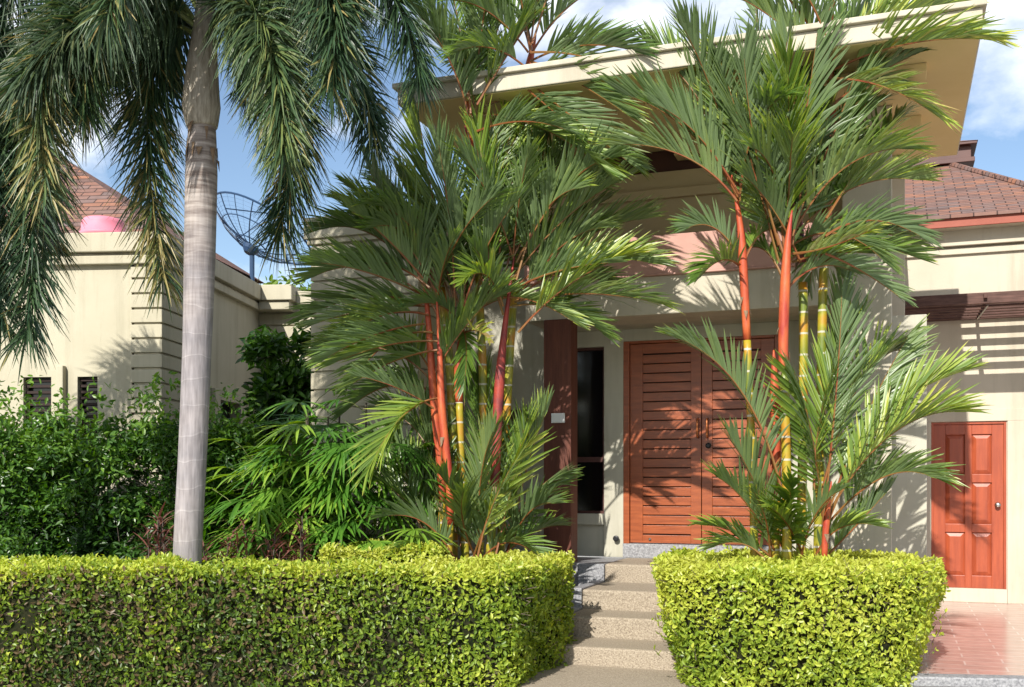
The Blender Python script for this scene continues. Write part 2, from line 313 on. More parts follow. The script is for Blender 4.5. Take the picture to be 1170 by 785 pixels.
# canopy
mb = MB(); mb.box(ULF, URT, VF, VBK, ZS, ZS+.15, 0)
can = mb.build('portico_roof', M['cream'], house, bevel=.01)
mb = MB(); mb.box(ULF-.04, URT+.03, VF-.04, VBK+.02, ZS+.15, ZS+.20); mb.build('roof_lip', M['cream'], can, bevel=.008)
mb = MB(); mb.box(ULF+.012, URT-.012, VF+.03, VBK-.012, ZS-.006, ZS+.02); mb.build('soffit', M['tan'], can)
for (pxr, pyt, pyb) in ((1059, 70, 81), (1053, 130, 147)):
    Yd = (ZS-EYE)*FPX/(HOR-pyt); pt = at(pxr, pyt, Yd); uu, vv = w2h(pt)
    h_ = (pyb-pyt)/FPX*Yd
    mb = MB(); mb.box(uPier1-2.2, uu, vv, vv+.22, ZS-h_, ZS-.008); mb.build('soffit_beam', M['tan'], can, bevel=.006)
# beam over the entrance, band, upper wall
uBL = hu(600, VB)
mb = MB(); mb.box(uBL, uPier0, VB, -.35, zBeam0, zPink0-.02); mb.build('entrance_beam', M['cream'], house, bevel=.006)
mb = MB(); mb.box(uBL, uPier0, VB-.05, -.35, zPink0-.02, zPink0); mb.box(uBL, uPier0, VB-.035, -.35, zPink0+.0, zPink1); mb.build('terracotta_band', M['pink'], house, bevel=.006)
zU = hz(740, 198, -.4); zL1 = hz(740, 228, -.45)
mb = MB(); mb.box(uBL, uPier0, -.40, -.1, zPink1+.002, zU); mb.box(uBL, uPier0, -.46, -.40, zL1, zL1+.10); mb.build('upper_wall', M['tanwall'], house, bevel=.006)
mb = MB(); mb.box(uBL, uPier0, -.30, .3, zU+.002, ZS-.01); mb.build('soffit_shade_strip', M['darkfascia'], house)  # dark brown strip painted in as the shade of the gap below the soffit
mb = MB(); mb.box(uBL, uPier0, -.35, .4, zBeam0, zBeam0+.1); mb.build('porch_ceiling', M['grey'], house)
# door wall with openings
uD0 = 0.0; uD1 = hu(885, 0); zD0 = hz(719, 620, 0); zD1 = hz(719, 393, 0)
uW0, uW1 = hu(650, 0), hu(690, 0); zW0, zW1 = hz(690, 587, 0), hz(690, 396, 0)
mb = MB()
mb.box(uW1, uD0-.07, 0, .3, FZ, zBeam0)                       # strip between window and door
mb.box(uD0-.07, uD1+.07, 0, .3, zD1+.03, zBeam0)              # lintel
mb.box(uW0-.9, uW1, 0, .3, zW1, zBeam0)
mb.box(uW0-.9, uW1, 0, .3, zW0-.13, zW0)                      # sill band
mb.box(uW0-.9, uW1, .05, .3, FZ, zW0-.13)
mb.box(uD1+.07, uPier0+.8, 0, .3, FZ, zBeam0)
mb.box(uW0-.9, uW0-.35, 0, .3, zW0, zW1)
mb.build('entrance_wall', M['grey'], house, bevel=.005)
wf = MB(); wf.box(uW0-.35, uW1, .10, .13, zW0, zW1); win = wf.build('side_window', M['glass'], house)
wf = MB(); wf.box(uW0-.35, uW0-.31, .05, .10, zW0, zW1); wf.box(uW1-.025, uW1, .05, .10, zW0, zW1); wf.box(uW0-.31, uW1-.025, .05, .10, zW1-.03, zW1); wf.box(uW0-.31, uW1-.025, .05, .10, zW0, zW0+.03)
wf.box(uW0-.31, uW1-.025, .06, .09, hz(675, 528, 0), hz(675, 524, 0)+.02)
wf.build('frame', M['darkfascia'], win)
# granite sill + double door
mb = MB(); mb.box(uD0-.07, uD1+.07, -.03, .3, FZ, zD0-.01); mb.build('door_sill', M['granite'], house, bevel=.006)
mb = MB(); mb.box(uD0-.07, uD0, .0, .2, zD0-.01, zD1+.03); mb.box(uD1, uD1+.07, .0, .2, zD0-.01, zD1+.03); mb.box(uD0, uD1, .0, .2, zD1, zD1+.03)
dd = mb.build('double_door', M['door'], house, bevel=.004)
mid = hu(801, 0)
b = MB(); b.box(uD0, uD1, .10, .16, zD0, zD1); b.build('door_backing', M['gap'], dd)  # added dark panel, keeps light behind from showing between the leaves
def leaf(u0, u1, st0, st1):
    m = MB(); v0, v1 = .03, .075
    m.box(u0+.004, u0+st0, v0, v1, zD0, zD1-.004); m.box(u1-st1, u1-.004, v0, v1, zD0, zD1-.004)
    m.box(u0+st0, u1-st1, v0, v1, zD1-.115, zD1-.004); m.box(u0+st0, u1-st1, v0, v1, zD0, zD0+.09)
    n = 19; z0 = zD0+.10; z1 = zD1-.125; st = (z1-z0)/n
    for i in range(n): m.box(u0+st0, u1-st1, v0+.008, v1-.01, z0+i*st+.006, z0+(i+1)*st-.006)
    o = m.build('door_leaf', M['door'], dd, bevel=.003)
    b = MB(); b.box(u0+st0-.005, u1-st1+.005, v1-.012, v1-.006, zD0+.05, zD1-.1); b.build('slat_backing', M['gap'], dd)
    return o
leaf(uD0, mid, .15, .12); leaf(mid, uD1, .12, .15)
for px in (797, 808):
    u = hu(px, 0); z0, z1 = hz(px, 500, 0), hz(px, 478, 0)
    m = MB(); m.tube([(u, .028, z0),(u, -.022, z0+.012),(u, -.03, z0+.03),(u, -.03, z1-.03),(u, -.022, z1-.012),(u, .028, z1)], .011, 8); m.build('handle', M['brass'], dd, smooth=True)
u, z = hp(809, 509, 0); m = MB(); m.lathe((u, .03, z), [(.032,0),(.032,.012),(.02,.018),(.018,.03)], 14, (0,-1,0)); m.build('lock', M['black'], dd)
u, z = hp(742, 616, 0); m = MB(); m.lathe((u, .03, z), [(.014,0),(.014,.02),(.008,.024)], 10, (0,-1,0)); m.build('stud', M['metal'], dd)
u, z = hp(705, 615, 0); m = MB(); m.lathe((u, 0, z), [(.02,0),(.02,.03),(.034,.035),(.034,.06),(.02,.066)], 14, (0,-1,0)); m.build('door_stop', M['black'], house)
u, z = hp(703, 391, 0); m = MB(); m.box(u-.05, u+.05, -.03, 0, z-.025, z+.035); m.build('wall_lamp', M['white'], house, bevel=.006)
# timber pillar, recessed grey wall with plate
uP0, uP1 = hu(622, VB), hu(660, VB+.22)
mb = MB(); mb.box(uP0, uP1, VB-.03, VB+.22, 0, zBeam0+.0); mb.build('timber_pillar', M['pillar'], house, bevel=.01)
u, z = hp(638, 478, VB-.03); m = MB(); m.box(u-.075, u+.075, VB-.05, VB-.03, z-.05, z+.055); m.build('white_switch_box', M['white'], house, bevel=.006)
uQ0, uQ1 = hu(355, -1.3), hu(478, -1.3)
mb = MB(); mb.box(uQ1-.3, hu(634,-.2), -.2, .1, 0, zPink1+.5); mb.build('side_wall', M['grey'], house)
u0, z0 = hp(556, 482, -.2); u1, z1 = hp(598, 468, -.2); m = MB(); m.box(u0, u1, -.22, -.2, z0, z1); m.build('brown_wall_plate', M['darkfascia'], house, bevel=.004)
# grooved wing left
zQ = hz(380, 272, -1.3); mb = MB(); h_ = .205; z = 0.0
while z < zQ - .05:
    z1 = min(z + h_, zQ); mb.box(uQ0, uQ1, -1.3, -.1, z, z1-.022); mb.box(uQ0+.025, uQ1-.025, -1.275, -.1, z1-.022, z1); z = z1
mb.build('grooved_wing_wall', M['lime'], house, bevel=.006)
mb = MB(); mb.box(uQ0-.06, uQ1+.06, -1.36, -.04, zQ, zQ+.24); mb.box(uQ0-.03, uQ1+.03, -1.33, -.07, zQ-.06, zQ); mb.build('wing_coping', M['lime'], house, bevel=.008)
# right pier and return
mb = MB(); mb.box(uPier0, uPier1, VB, .3, 0, ZS-.01); mb.build('pier', M['cream'], house, bevel=.01)
uRt = hu(1034, .75); mb = MB(); mb.box(uPier0, uRt, .75, WV+.2, 0, ZS-.01); mb.build('return_wall', M['cream'], house, bevel=.006)
mb = MB(); mb.box(uPier0, uPier1-.1, .3, .75, 0, ZS-.02); mb.build('link_wall', M['cream'], house)
# right wing wall with small door
uE = hu(1110, WV) + 6.0; zE = hz(1107, 257, WV)
dL, dR = hu(1064, WV), hu(1150, WV); dB, dT = hz(1107, 672, WV), hz(1107, 482, WV)
mb = MB()
mb.box(uRt+.002, dL, WV, WV+.3, FLZ, dT); mb.box(dR, uE, WV, WV+.3, FLZ, dT); mb.box(uRt+.002, uE, WV, WV+.3, dT, zE)
mb.box(dL, dR, WV+.0, WV+.3, FLZ, dB)
mb.build('garage_wing_wall', M['cream'], house)
zt = hz(1107, 468, WV); uT0 = hu(1052, WV); uT1 = dR + .12
mb = MB(); mb.box(uT0, dL-.005, WV-.025, WV, FLZ, dT+.005); mb.box(uT0, uT1+.3, WV-.025, WV, dT+.005, zt); mb.box(dR+.01, uT1+.3, WV-.025, WV, FLZ, dT+.005); mb.build('door_surround', M['cream'], house, bevel=.005)
mb = MB(); mb.box(dL-.004, dR+.004, WV-.05, WV, FLZ, dB); mb.build('door_step', M['cream'], house, bevel=.006)
za = hz(1113, 281, WV); zb = hz(1113, 290, WV)
mb = MB(); mb.box(uRt-.0, uE, WV-.10, WV, za, zE); mb.box(uRt, uE, WV-.045, WV, zb, za-.025); mb.build('cornice', M['cream'], house, bevel=.006)
# small panelled door
mb = MB(); mb.box(dL, dR, WV+.05, WV+.09, dB, dT-.0)
pd = mb.build('panel_door', M['door2'], house)
pw = dR - dL; ph = dT - dB
m = MB(); m.box(dL, dL+.03, WV+.0, WV+.05, dB, dT); m.box(dR-.03, dR, WV+.0, WV+.05, dB, dT); m.box(dL+.03, dR-.03, WV, WV+.05, dT-.03, dT); m.build('frame', M['door2'], pd, bevel=.003)
m = MB()
cols = [(dL+.03, dL+.19*pw), (dL+.455*pw, dL+.545*pw), (dL+.81*pw, dR-.03)]
rows = [(dB, dB+.075*ph), (dB+.335*ph, dB+.385*ph), (dB+.635*ph, dB+.685*ph), (dB+.925*ph, dT-.03)]
for a, b in cols: m.box(a, b, WV+.022, WV+.05, dB, dT-.03)
for a, b in rows:
    m.box(cols[0][1], cols[1][0], WV+.022, WV+.05, a, b); m.box(cols[1][1], cols[2][0], WV+.022, WV+.05, a, b)
m.build('stile', M['door2'], pd, bevel=.004)
for r in range(3):
    for c in range(2):
        x0, x1 = cols[c][1]+.004, cols[c+1][0]-.004; y0, y1 = rows[r][1]+.004, rows[r+1][0]-.004; i_ = .05
        m = MB(); V0, V1 = WV+.049, WV+.028
        m.add([(x0,V0,y0),(x1,V0,y0),(x1,V0,y1),(x0,V0,y1),(x0+i_,V1,y0+i_),(x1-i_,V1,y0+i_),(x1-i_,V1,y1-i_),(x0+i_,V1,y1-i_)],
              [(4,5,6,7),(0,1,5,4),(1,2,6,5),(2,3,7,6),(3,0,4,7)])
        m.build('panel', M['door2'], pd)
u, z = hp(1140, 577, WV); m = MB(); m.lathe((u, WV+.022, z), [(.035,0),(.035,.008),(.014,.014),(.014,.035),(.032,.045),(.034,.06),(.02,.07)], 16, (0,-1,0)); m.build('knob', M['metal'], pd, smooth=True)
# eaves fascia and roofs
ve = WV - .32
zf1 = hz(1107, 246, ve); zf0 = hz(1107, 258, ve)
mb = MB(); mb.box(uRt+.02, uE+.3, ve, ve+.03, zf0, zf1); mb.build('fascia_board', M['fascia'], house, bevel=.004)
mb = MB(); mb.box(uRt+.02, uE+.3, ve+.03, WV-.1, zf0, zf0+.02); mb.build('eaves_soffit', M['cream'], house)
pitch = .47
def roofplane(mbx, uL, uR_, hipdx):   # front slope with hip to the right, eave at ve
    zt_ = zf1 + .01
    run = 3.3; 
    rz = zt_ + run*pitch; rv = ve-.04 + run
    A = (uL, ve-.04, zt_); B = (uR_, ve-.04, zt_); C = (uR_-hipdx, rv, rz); D = (uL, rv, rz); E = (uR_, rv+run, zt_); F=(uL, rv+run, zt_)
    lo = [(x,y,z-.035) for x,y,z in (A,B,E,F)]
    mbx.add([A,B,C,D,E,F]+lo, [(0,1,2,3),(1,4,2),(4,5,3,2),(6,7,1,0),(7,8,4,1),(9,8,7,6),(0,3,5,9,6)])
    return rz, rv, C
pR = w2h(at(1085, 183, 16.0))
mb = MB()
uEnd = uRt
# hip end position chosen from the picture
run=3.3; rvv = ve-.04+run; rzz = zf1+.01+run*pitch
uC = hp(1086, 183, rvv)[0]
uB = hu(1245, ve)
roofplane(mb, uRt-2.0, uB, uB-uC)
roof = mb.build('shingle_roof', M['shingle'], house)
mb = MB(); mb.tube([(uB, ve-.05, zf1+.02),(uC, rvv, rzz+.012)], .045, 6); mb.build('hip_cap', M['shingle'], roof)
# higher eave behind the canopy
ev = rvv - .1
uh, zh1 = hp(1114, 162, ev); zh0 = hz(1110, 184, ev)
mb = MB(); mb.box(uh-8, uh, ev, ev+3, zh0, zh0+.07); mb.box(uh-8, uh-.05, ev+.06, ev+3, zh0+.07, zh1-.03); mb.box(uh-8, uh+.03, ev-.04, ev+3, zh1-.03, zh1+.01); mb.build('upper_eaves', M['darkfascia'], house, bevel=.006)
mb = MB(); mb.add([(uh-8,ev-.05,zh1+.012),(uh+.04,ev-.05,zh1+.012),(uh-1.8,ev+1.9,zh1+.7),(uh-8,ev+1.9,zh1+.7),(uh+.04,ev+3.1,zh1+.012)], [(0,1,2,3),(1,4,2)]); mb.build('upper_shingle_roof', M['shingle'], house)
mb = MB(); mb.box(uh-8, uh-.35, ev+.3, ev+2.9, zE, zh0); mb.build('upper_block_wall', M['cream'], house)
# slatted pergola on the right wall
zp = hz(1100, 366, WV); per0 = None
mb = MB(); 
u0p = uRt + .01
mb.box(u0p, uE, WV-.07, WV-.004, zp, zp+.11); per = mb.build('pergola', M['slat'], house, bevel=.004)
for i in range(6):
    v1 = WV - .20 - i*.22
    mb = MB(); mb.box(u0p, uE, v1-.065, v1, zp-.01, zp+(.12 if i == 5 else .045)); mb.build('slat', M['slat'], per, bevel=.006)
for px in (1120, 1235):
    u = hu(px, WV-.6); mb = MB(); mb.box(u-.02, u+.02, WV-1.42, WV-.07, zp+.047, zp+.10); mb.build('rafter', M['slat'], per, bevel=.004)
u = hu(1121, WV-.6); mb = MB(); mb.tube([(u+.03, WV-1.2, zp-.005),(u-.01, WV-.2, zp-.012)], .012, 6); mb.build('tie_strap', M['metal'], per)

# ------------------------------------------------------------------ entrance steps
steps = thing('entrance_steps', 'four pebble-finished steps rising between the clipped hedges to the wooden double doors', 'steps', (OX, OY, 0), -R(YAW))
vL = w2h(at(720, 645, (EYE-FZ)*FPX/95))[1]
uSL = w2h(at(688, 645, (EYE-FZ)*FPX/95))[0]; uSR = uSL + 2.3
rs = FZ/4; vcur = vL
mb = MB(); mb.box(uSL, uSR, vL, -.032, 0.003, FZ); mb.build('landing', M['wash'], steps, bevel=.02)
mb = MB(); mb.box(uSL-1.6, uSL-.012, vL+.06, -.05, .003, FZ-.004); mb.box(uSL-.30, uSL-.005, vL, vL+.06, .003, FZ-.004); mb.build('granite_block', M['granite'], steps, bevel=.008)
tr = (.85, .56, .58, 1.5)
for i in range(4):
    z1 = FZ - rs*(i+1)
    v0 = vcur - tr[i]
    if z1 > .02:
        mb = MB(); mb.box(uSL, uSR, v0, vcur-.003, .003, z1); mb.build('step', M['wash'], steps, bevel=.02)
        mb = MB(); mb.box(uSL-.11, uSL-.003, v0-.01, vcur-.003, .003, z1+.012); mb.build('kerbstone', M['granite'], steps, bevel=.008)
    else:
        mb = MB(); mb.box(uSL-.0, uSR, v0, vcur-.003, .003, .03); mb.build('step', M['wash'], steps, bevel=.01)
        mb = MB(); mb.box(uSL-.40, uSL-.006, vcur-.6, vcur+.25, .003, .10); mb.build('kerbstone', M['granite'], steps, bevel=.01)
    vcur = v0

# ------------------------------------------------------------------ neighbouring pavilion, left
LH = thing('neighbouring_pavilion', 'pale flat-walled pavilion with grooved corner and a brown hip roof', 'house', tuple(at(185, 550, 12.0))[:2] + (0,), -R(5))
c5, s5 = math.cos(R(5)), math.sin(R(5)); LX, LY = at(185, 550, 12.0).x, 12.0
def lp(px, py, v):
    dx = (px-CX)/FPX; t = (v + LX*s5 + LY*c5)/(dx*s5 + c5)
    return ((t*dx-LX)*c5 - (t-LY)*s5, EYE + t*(HOR-py)/FPX)
def lpu(px, py, u):                              # on the side plane u
    dx = (px-CX)/FPX; # (t dx - LX) c - (t - LY) s = u
    t = (u + LX*c5 - LY*s5)/(dx*c5 - s5)
    return ((t*dx-LX)*s5 + (t-LY)*c5, EYE + t*(HOR-py)/FPX)
zc1 = lp(100, 268, 0)[1]; zc0 = lp(100, 303, 0)[1]
vB = lpu(298, 351, 0)[0]
print('left side depth', vB, 'parapet', zc1)
uQ = lp(149, 400, 0)[0]
mb = MB()
wz = [(25, 57), (87, 110)]; ztp = lp(100, 430, 0)[1]
us = [-9.0]
for a, b in wz: us += [lp(a,430,0)[0], lp(b,430,0)[0]]
us.append(uQ)
for i in range(0, len(us), 2): mb.box(us[i], us[i+1], .03, .33, 0, zc0)
for i in range(1, len(us)-1, 2): mb.box(us[i], us[i+1], .03, .33, ztp, zc0)
vw0 = lpu(250,455,0)[0]; vw1 = lpu(273,455,0)[0]; zw = lpu(255, 458, 0)[1]
vw1 = max(vw1, vw0+.5)
mb.box(-.33, -.03, .9, vw0, 0, zc0); mb.box(-.33, -.03, vw1, vB, 0, zc0); mb.box(-.33, -.03, vw0, vw1, zw, zc0)
mb.build('wall', M['lime'], LH)
for i in (1, 3):
    m = MB(); m.box(us[i], us[i+1], .14, .17, .3, ztp); wo = m.build('window', M['glass'], LH)
    m = MB(); z = .4
    while z < ztp: m.box(us[i], us[i+1], .08, .13, z, z+.03); z += .07
    m.build('louvre', M['gap'], wo)
u = lp(70.5, 430, 0)[0]; m = MB(); m.box(u-.04, u+.04, -.05, .03, 0, lp(70,418,0)[1]); m.build('pilaster', M['lime'], LH, bevel=.01)
m = MB(); m.box(-.16, -.13, vw0, vw1, .6, zw); wo = m.build('window', M['glass'], LH)
m = MB(); m.box(-.03, .03, vw0-.2, vw0, .4, zw+.14); m.box(-.03, .03, vw1, vw1+.2, .4, zw+.14); m.box(-.03, .03, vw0, vw1, zw, zw+.14); m.build('window_surround', M['lime'], LH, bevel=.006)
mb = MB(); z = 0; h_ = .172
while z < zc0 - .02:
    z1 = min(z+h_, zc0); mb.box(uQ, 0.0, 0, .9, z, z1-.024); mb.box(uQ+.03, -.03, .03, .9, z1-.024, z1); z = z1
mb.build('grooved_corner', M['lime'], LH, bevel=.007)
mb = MB()
mb.box(-9.2, .10, -.10, .35, zc0+.13, zc1); mb.box(-.35, .10, .35, vB+.1, zc0+.13, zc1)
mb.box(-9.2, .05, -.05, .35, zc0, zc0+.10); mb.box(-.35, .05, .35, vB+.05, zc0, zc0+.10)
mb.box(-9.2, .02, -.02, .3, zc0+.10, zc0+.13); mb.box(-.33, .02, .3, vB, zc0+.10, zc0+.13)
mb.build('parapet', M['lime'], LH, bevel=.012)
uX = lp(358, 400, vB)[0]
mb = MB(); z = 0
while z < zc0 - .02:
    z1 = min(z+h_*1.2, zc0); mb.box(-.33, uX+.9, vB, vB+.3, z, z1-.024); mb.box(-.33, uX+.9, vB+.03, vB+.3, z1-.024, z1); z = z1
mb.build('grooved_rear_wall', M['lime'], LH, bevel=.007)
mb = MB(); uM = lp(333,350,vB-.3)[0]; mb.box(.102, uM, vB-.30, vB+.35, zc0+.13, zc1); mb.box(.052, uM-.05, vB-.25, vB+.3, zc0, zc0+.13); mb.box(uM+.002, uX+.9, vB-.08, vB+.3, zc0+.10, zc1-.06); mb.build('rear_coping', M['lime'], LH, bevel=.012)
ap = at(66, 176, 15.0); dxy = Vector((ap.x-LX, ap.y-LY)); au, av = dxy.x*c5 - dxy.y*s5, dxy.x*s5 + dxy.y*c5
mb = MB(); zr = zc1+.13
mb.box(-7.4, -.30, .65, vB+.1, zc1-.1, zr-.01)
mb.add([(-7.5,.55,zr),(-.20,.55,zr),(-.03,vB+.3,zr),(-7.5,vB+.3,zr),(au,av,ap.z),(-5.0,av,ap.z)], [(0,1,4,5),(1,2,4),(2,3,5,4),(3,0,5)])
mb.build('hip_roof', M['shingle'], LH)
# pink tub on the parapet
p = at(118, 268, 12.25); tb = MB()
tb.lathe((p.x, p.y, zc1), [(r_*.86, h_*.92) for r_, h_ in ((.30,0),(.31,.02),(.31,.05),(.285,.055),(.28,.17),(.27,.205),(.245,.228),(.20,.24),(.19,.225),(.08,.226),(.02,.227))], 28)
tag(tb.build('plastic_tub', M['pinktub'], None, smooth=True), 'pink rounded plastic tub on top of the left parapet', 'tub')

# ------------------------------------------------------------------ satellite dish
dY = 15.2; base = at(288, 345, dY); hub = at(287, 283, dY)
D = thing('satellite_dish', 'large dark mesh satellite dish on a pole above the pavilion roof', 'satellite dish', (base.x, base.y, zc1-.1))
m = MB(); m.tube([(base.x, base.y, zc1-.1), (base.x, base.y, hub.z-.05)], .035, 10); m.build('pole', M['dish'], D, world=True)
axd = Vector((.42, .27, .84)).normalized(); q = Vector((0,0,1)).rotation_difference(axd)
Rd = .80; dep = .33
def dpt(r, th): return hub + q @ Vector((r*math.cos(th), r*math.sin(th), dep*(r/Rd)**2))
m = MB()
for k in range(16):
    th = 2*math.pi*k/16; m.tube([dpt(Rd*i/8, th) for i in range(1, 9)], .009 if k % 2 == 0 else .006, 5, cap=False)
for r, w_ in ((.25,.008),(.55,.008),(Rd,.016)):
    m.tube([dpt(r, 2*math.pi*i/40) for i in range(41)], w_, 5, cap=False)
m.build('rib_frame', M['dish'], D, world=True)
m = MB()
for i in range(4, 34, 2): m.tube([dpt(Rd*i/34, 2*math.pi*k/36) for k in range(37)], .0016, 3, cap=False)
for k in range(32): th = 2*math.pi*k/32; m.tube([dpt(Rd*.4, th), dpt(Rd*.7, th), dpt(Rd, th)], .0013, 3, cap=False)
m.build('wire_screen', M['dish'], D, world=True)
fc = hub + axd*.62
m = MB(); 
for k in range(4): m.tube([dpt(.62, R(45)+k*R(90)), fc], .009, 5)
m.build('feed_strut', M['dish'], D, world=True)
m = MB(); m.lathe(fc, [(.05,-.08),(.06,-.06),(.06,.06),(.03,.09)], 12, axd); m.build('feed_horn', M['dish'], D, world=True)
m = MB(); m.lathe(hub, [(.06,-.10),(.11,-.05),(.13,.0),(.05,.03)], 12, axd); m.build('hub', M['dish'], D, world=True)

# ------------------------------------------------------------------ plants
def bez(P, n):
    out = []
    for i in range(n):
        t = i/(n-1)
        if len(P) == 3: p = P[0]*(1-t)**2 + P[1]*2*t*(1-t) + P[2]*t*t
        else: p = P[0]*(1-t)**3 + P[1]*3*t*(1-t)**2 + P[2]*3*t*t*(1-t) + P[3]*t**3
        out.append(p)
    return out
DOWN = Vector((0,0,-1))
def blade(mb, p, d, nl, ln, wd, droop, mi, a, prof=(.55,1,.8,.08), fold=.25, tip=0):
    """a folded leaflet of three segments"""
    k = len(prof); vs = []; at_tip = a
    if tip and random.random() < tip: at_tip = min(1, a + random.uniform(.35,.7))

    side = d.cross(nl)
    if side.length < 1e-4: side = d.cross(Vector((1,0,0)))
    side.normalize(); nl = side.cross(d).normalized()
    for i in range(k):
        s = i/(k-1); c = p + d*(ln*s) + DOWN*(droop*ln*s*s); hwid = wd*.5*prof[i]
        vs += [tuple(c - side*hwid + nl*(hwid*fold)), tuple(c), tuple(c + side*hwid + nl*(hwid*fold))]
    fs = []
    for i in range(k-1):
        b = i*3; fs += [(b, b+1, b+4, b+3), (b+1, b+2, b+5, b+4)]
    mb.add(vs, fs, mi, [a]*(3*(k-1)) + [at_tip]*3)
def pinnate(P, n=30, L_=.45, wd=.034, vee=25, roll=0, pet=.16, droop=.25, tone=.4, ang=(46,14), rr=.013, gap=0.0):
    mb = MB(); pts = bez(P, 60)
    mb.tube(pts[::3], [rr*(1-.85*i/19) for i in range(len(pts[::3]))], 5, 1)
    up0 = Vector((0,0,1))
    for i in range(n):
        t = pet + (1-pet)*(i+.5)/n; f = t*59; j = min(int(f), 58); p = pts[j].lerp(pts[j+1], f-j)
        T = (pts[min(j+2,59)] - pts[max(j-1,0)]).normalized()
        N = up0 - T*up0.dot(T)
        if N.length < .25: N = Vector((-T.x, -T.y-.3, .2)); N = N - T*N.dot(T)
        N.normalize(); N = Matrix.Rotation(R(roll), 3, T) @ N
        S = T.cross(N).normalized()
        q = (i+.5)/n; lp_ = L_*(.50+.62*math.sin(math.pi*min(1, q*.80+.14)))*(1 if q < .9 else .85)
        a = ang[0]+(ang[1]-ang[0])*q
        for sd in (-1, 1):
            if random.random() < .02: continue
            aa = R(a + random.uniform(-7,7)); ve_ = R(vee + random.uniform(-14,14))
            d = T*math.cos(aa) + S*(sd*math.sin(aa)*math.cos(ve_)) + N*(math.sin(aa)*math.sin(ve_)); d.normalize()
            nl = N*math.cos(ve_) - S*(sd*math.sin(ve_))
            blade(mb, p, d, nl, lp_*random.uniform(.82,1.1), wd*random.uniform(.8,1.15), droop*random.uniform(.2,2.2), 0, min(1,max(0,tone+random.uniform(-.22,.22))), tip=.3)
    return mb
def fox(P, n=1100, L_=.39, wd=.017, tone=.4, dry=0.0, Rr=.022):
    mb = MB(); pts = bez(P, 60)
    mb.tube(pts[::3], [Rr*(1-.85*i/19) for i in range(20)], 6, 1)
    for i in range(n):
        t = .13 + .87*(i+random.random())/n; f = min(t*59, 58.99); j = min(int(f), 58); p = pts[j].lerp(pts[j+1], f-j)
        T = (pts[min(j+2,59)] - pts[max(j-1,0)]).normalized()
        A = T.cross(Vector((.3,.2,1))).normalized(); B = T.cross(A)
        th = random.uniform(0, 2*math.pi); side = A*math.cos(th) + B*math.sin(th)
        a = R(random.uniform(52, 92) - 26*t)
        d = (T*math.cos(a) + side*math.sin(a)).normalized()
        ln = L_*random.uniform(.8,1.15)*(.65+.5*math.sin(math.pi*min(1, t*.75+.2)))
        tn = tone + random.uniform(-.28,.25)
        if random.random() < dry*(t**1.5): tn = random.uniform(.88,1)
        blade(mb, p, d, B if random.random()<.5 else A, ln, wd*random.uniform(.8,1.2), random.uniform(.15,.7), 0, min(1,max(0,tn)), (.5,1,.7,.12), .2)
    return mb
# --- foxtail palm with tall grey trunk
def foxpalm(label, trunkpts, radii, shaft, fronds, group=None):
    b = trunkpts[0]
    t = thing('foxtail_palm', label, 'palm tree', (b.x, b.y, 0), 0, group)
    m = MB()
    dense = bez_chain(trunkpts, 8); rr = np.interp(np.linspace(0, len(radii)-1, len(dense)), range(len(radii)), radii)
    m.tube(dense, list(rr), 24); m.build('trunk', M['foxtrunk'], t, world=True, smooth=True)
    m = MB(); m.tube(bez_chain(shaft[0], 6), list(np.interp(np.linspace(0, len(shaft[1])-1, (len(shaft[0])-1)*6+1), range(len(shaft[1])), shaft[1])), 20)
    m.build('crownshaft', M['foxshaft'], t, world=True, smooth=True)
    m = MB(); s0 = shaft[0][0]; r0 = shaft[1][0]
    for k in range(26):
        th = random.uniform(0, 6.28); rr_ = r0*1.02
        o_ = Vector((math.cos(th)*rr_, math.sin(th)*rr_, random.uniform(-.28,.02)))
        w_ = random.uniform(.02,.06); ln = random.uniform(.06,.2)
        m.add([tuple(s0+o_), tuple(s0+o_+Vector((-math.sin(th)*w_, math.cos(th)*w_, 0))), tuple(s0+o_+Vector((-math.sin(th)*w_*.5+math.cos(th)*.015, math.cos(th)*w_*.5+math.sin(th)*.015, -ln)))], [(0,1,2)])
    m.build('old_sheath_fibre', M['fibre'], t, world=True)
    for (pp, tone, dry) in fronds:
        fox(pp, tone=tone, dry=dry).build('frond', [M['foxleaf'], M['grachis']], t, world=True)
    return t
def bez_chain(pts, k):                          # Catmull-Rom through points
    out = []
    for i in range(len(pts)-1):
        p0 = pts[max(i-1,0)]; p1 = pts[i]; p2 = pts[i+1]; p3 = pts[min(i+2, len(pts)-1)]
        for j in range(k):
            s = j/k
            out.append(.5*((2*p1) + (p2-p0)*s + (2*p0-5*p1+4*p2-p3)*s*s + (3*p1-p0-3*p2+p3)*s**3))
    out.append(pts[-1]); return out
FY = 8.6
s_ = FY/FPX
tp = [at(213,760,FY), at(214,640,FY), at(220,520,FY), at(225,400,FY), at(228,300,FY), at(230,200,FY), at(231,142,FY)]
tr_ = [20*s_, 16*s_, 16*s_, 16.2*s_, 17.5*s_, 18*s_, 14.8*s_]
sh = ([at(231,146,FY), at(230,122,FY), at(231,80,FY), at(234,30,FY), at(236,-20,FY)], [17*s_, 21.5*s_, 18*s_, 13*s_, 8*s_])
def C(*a): return [at(x, y, FY+dy) for x, y, dy in a]
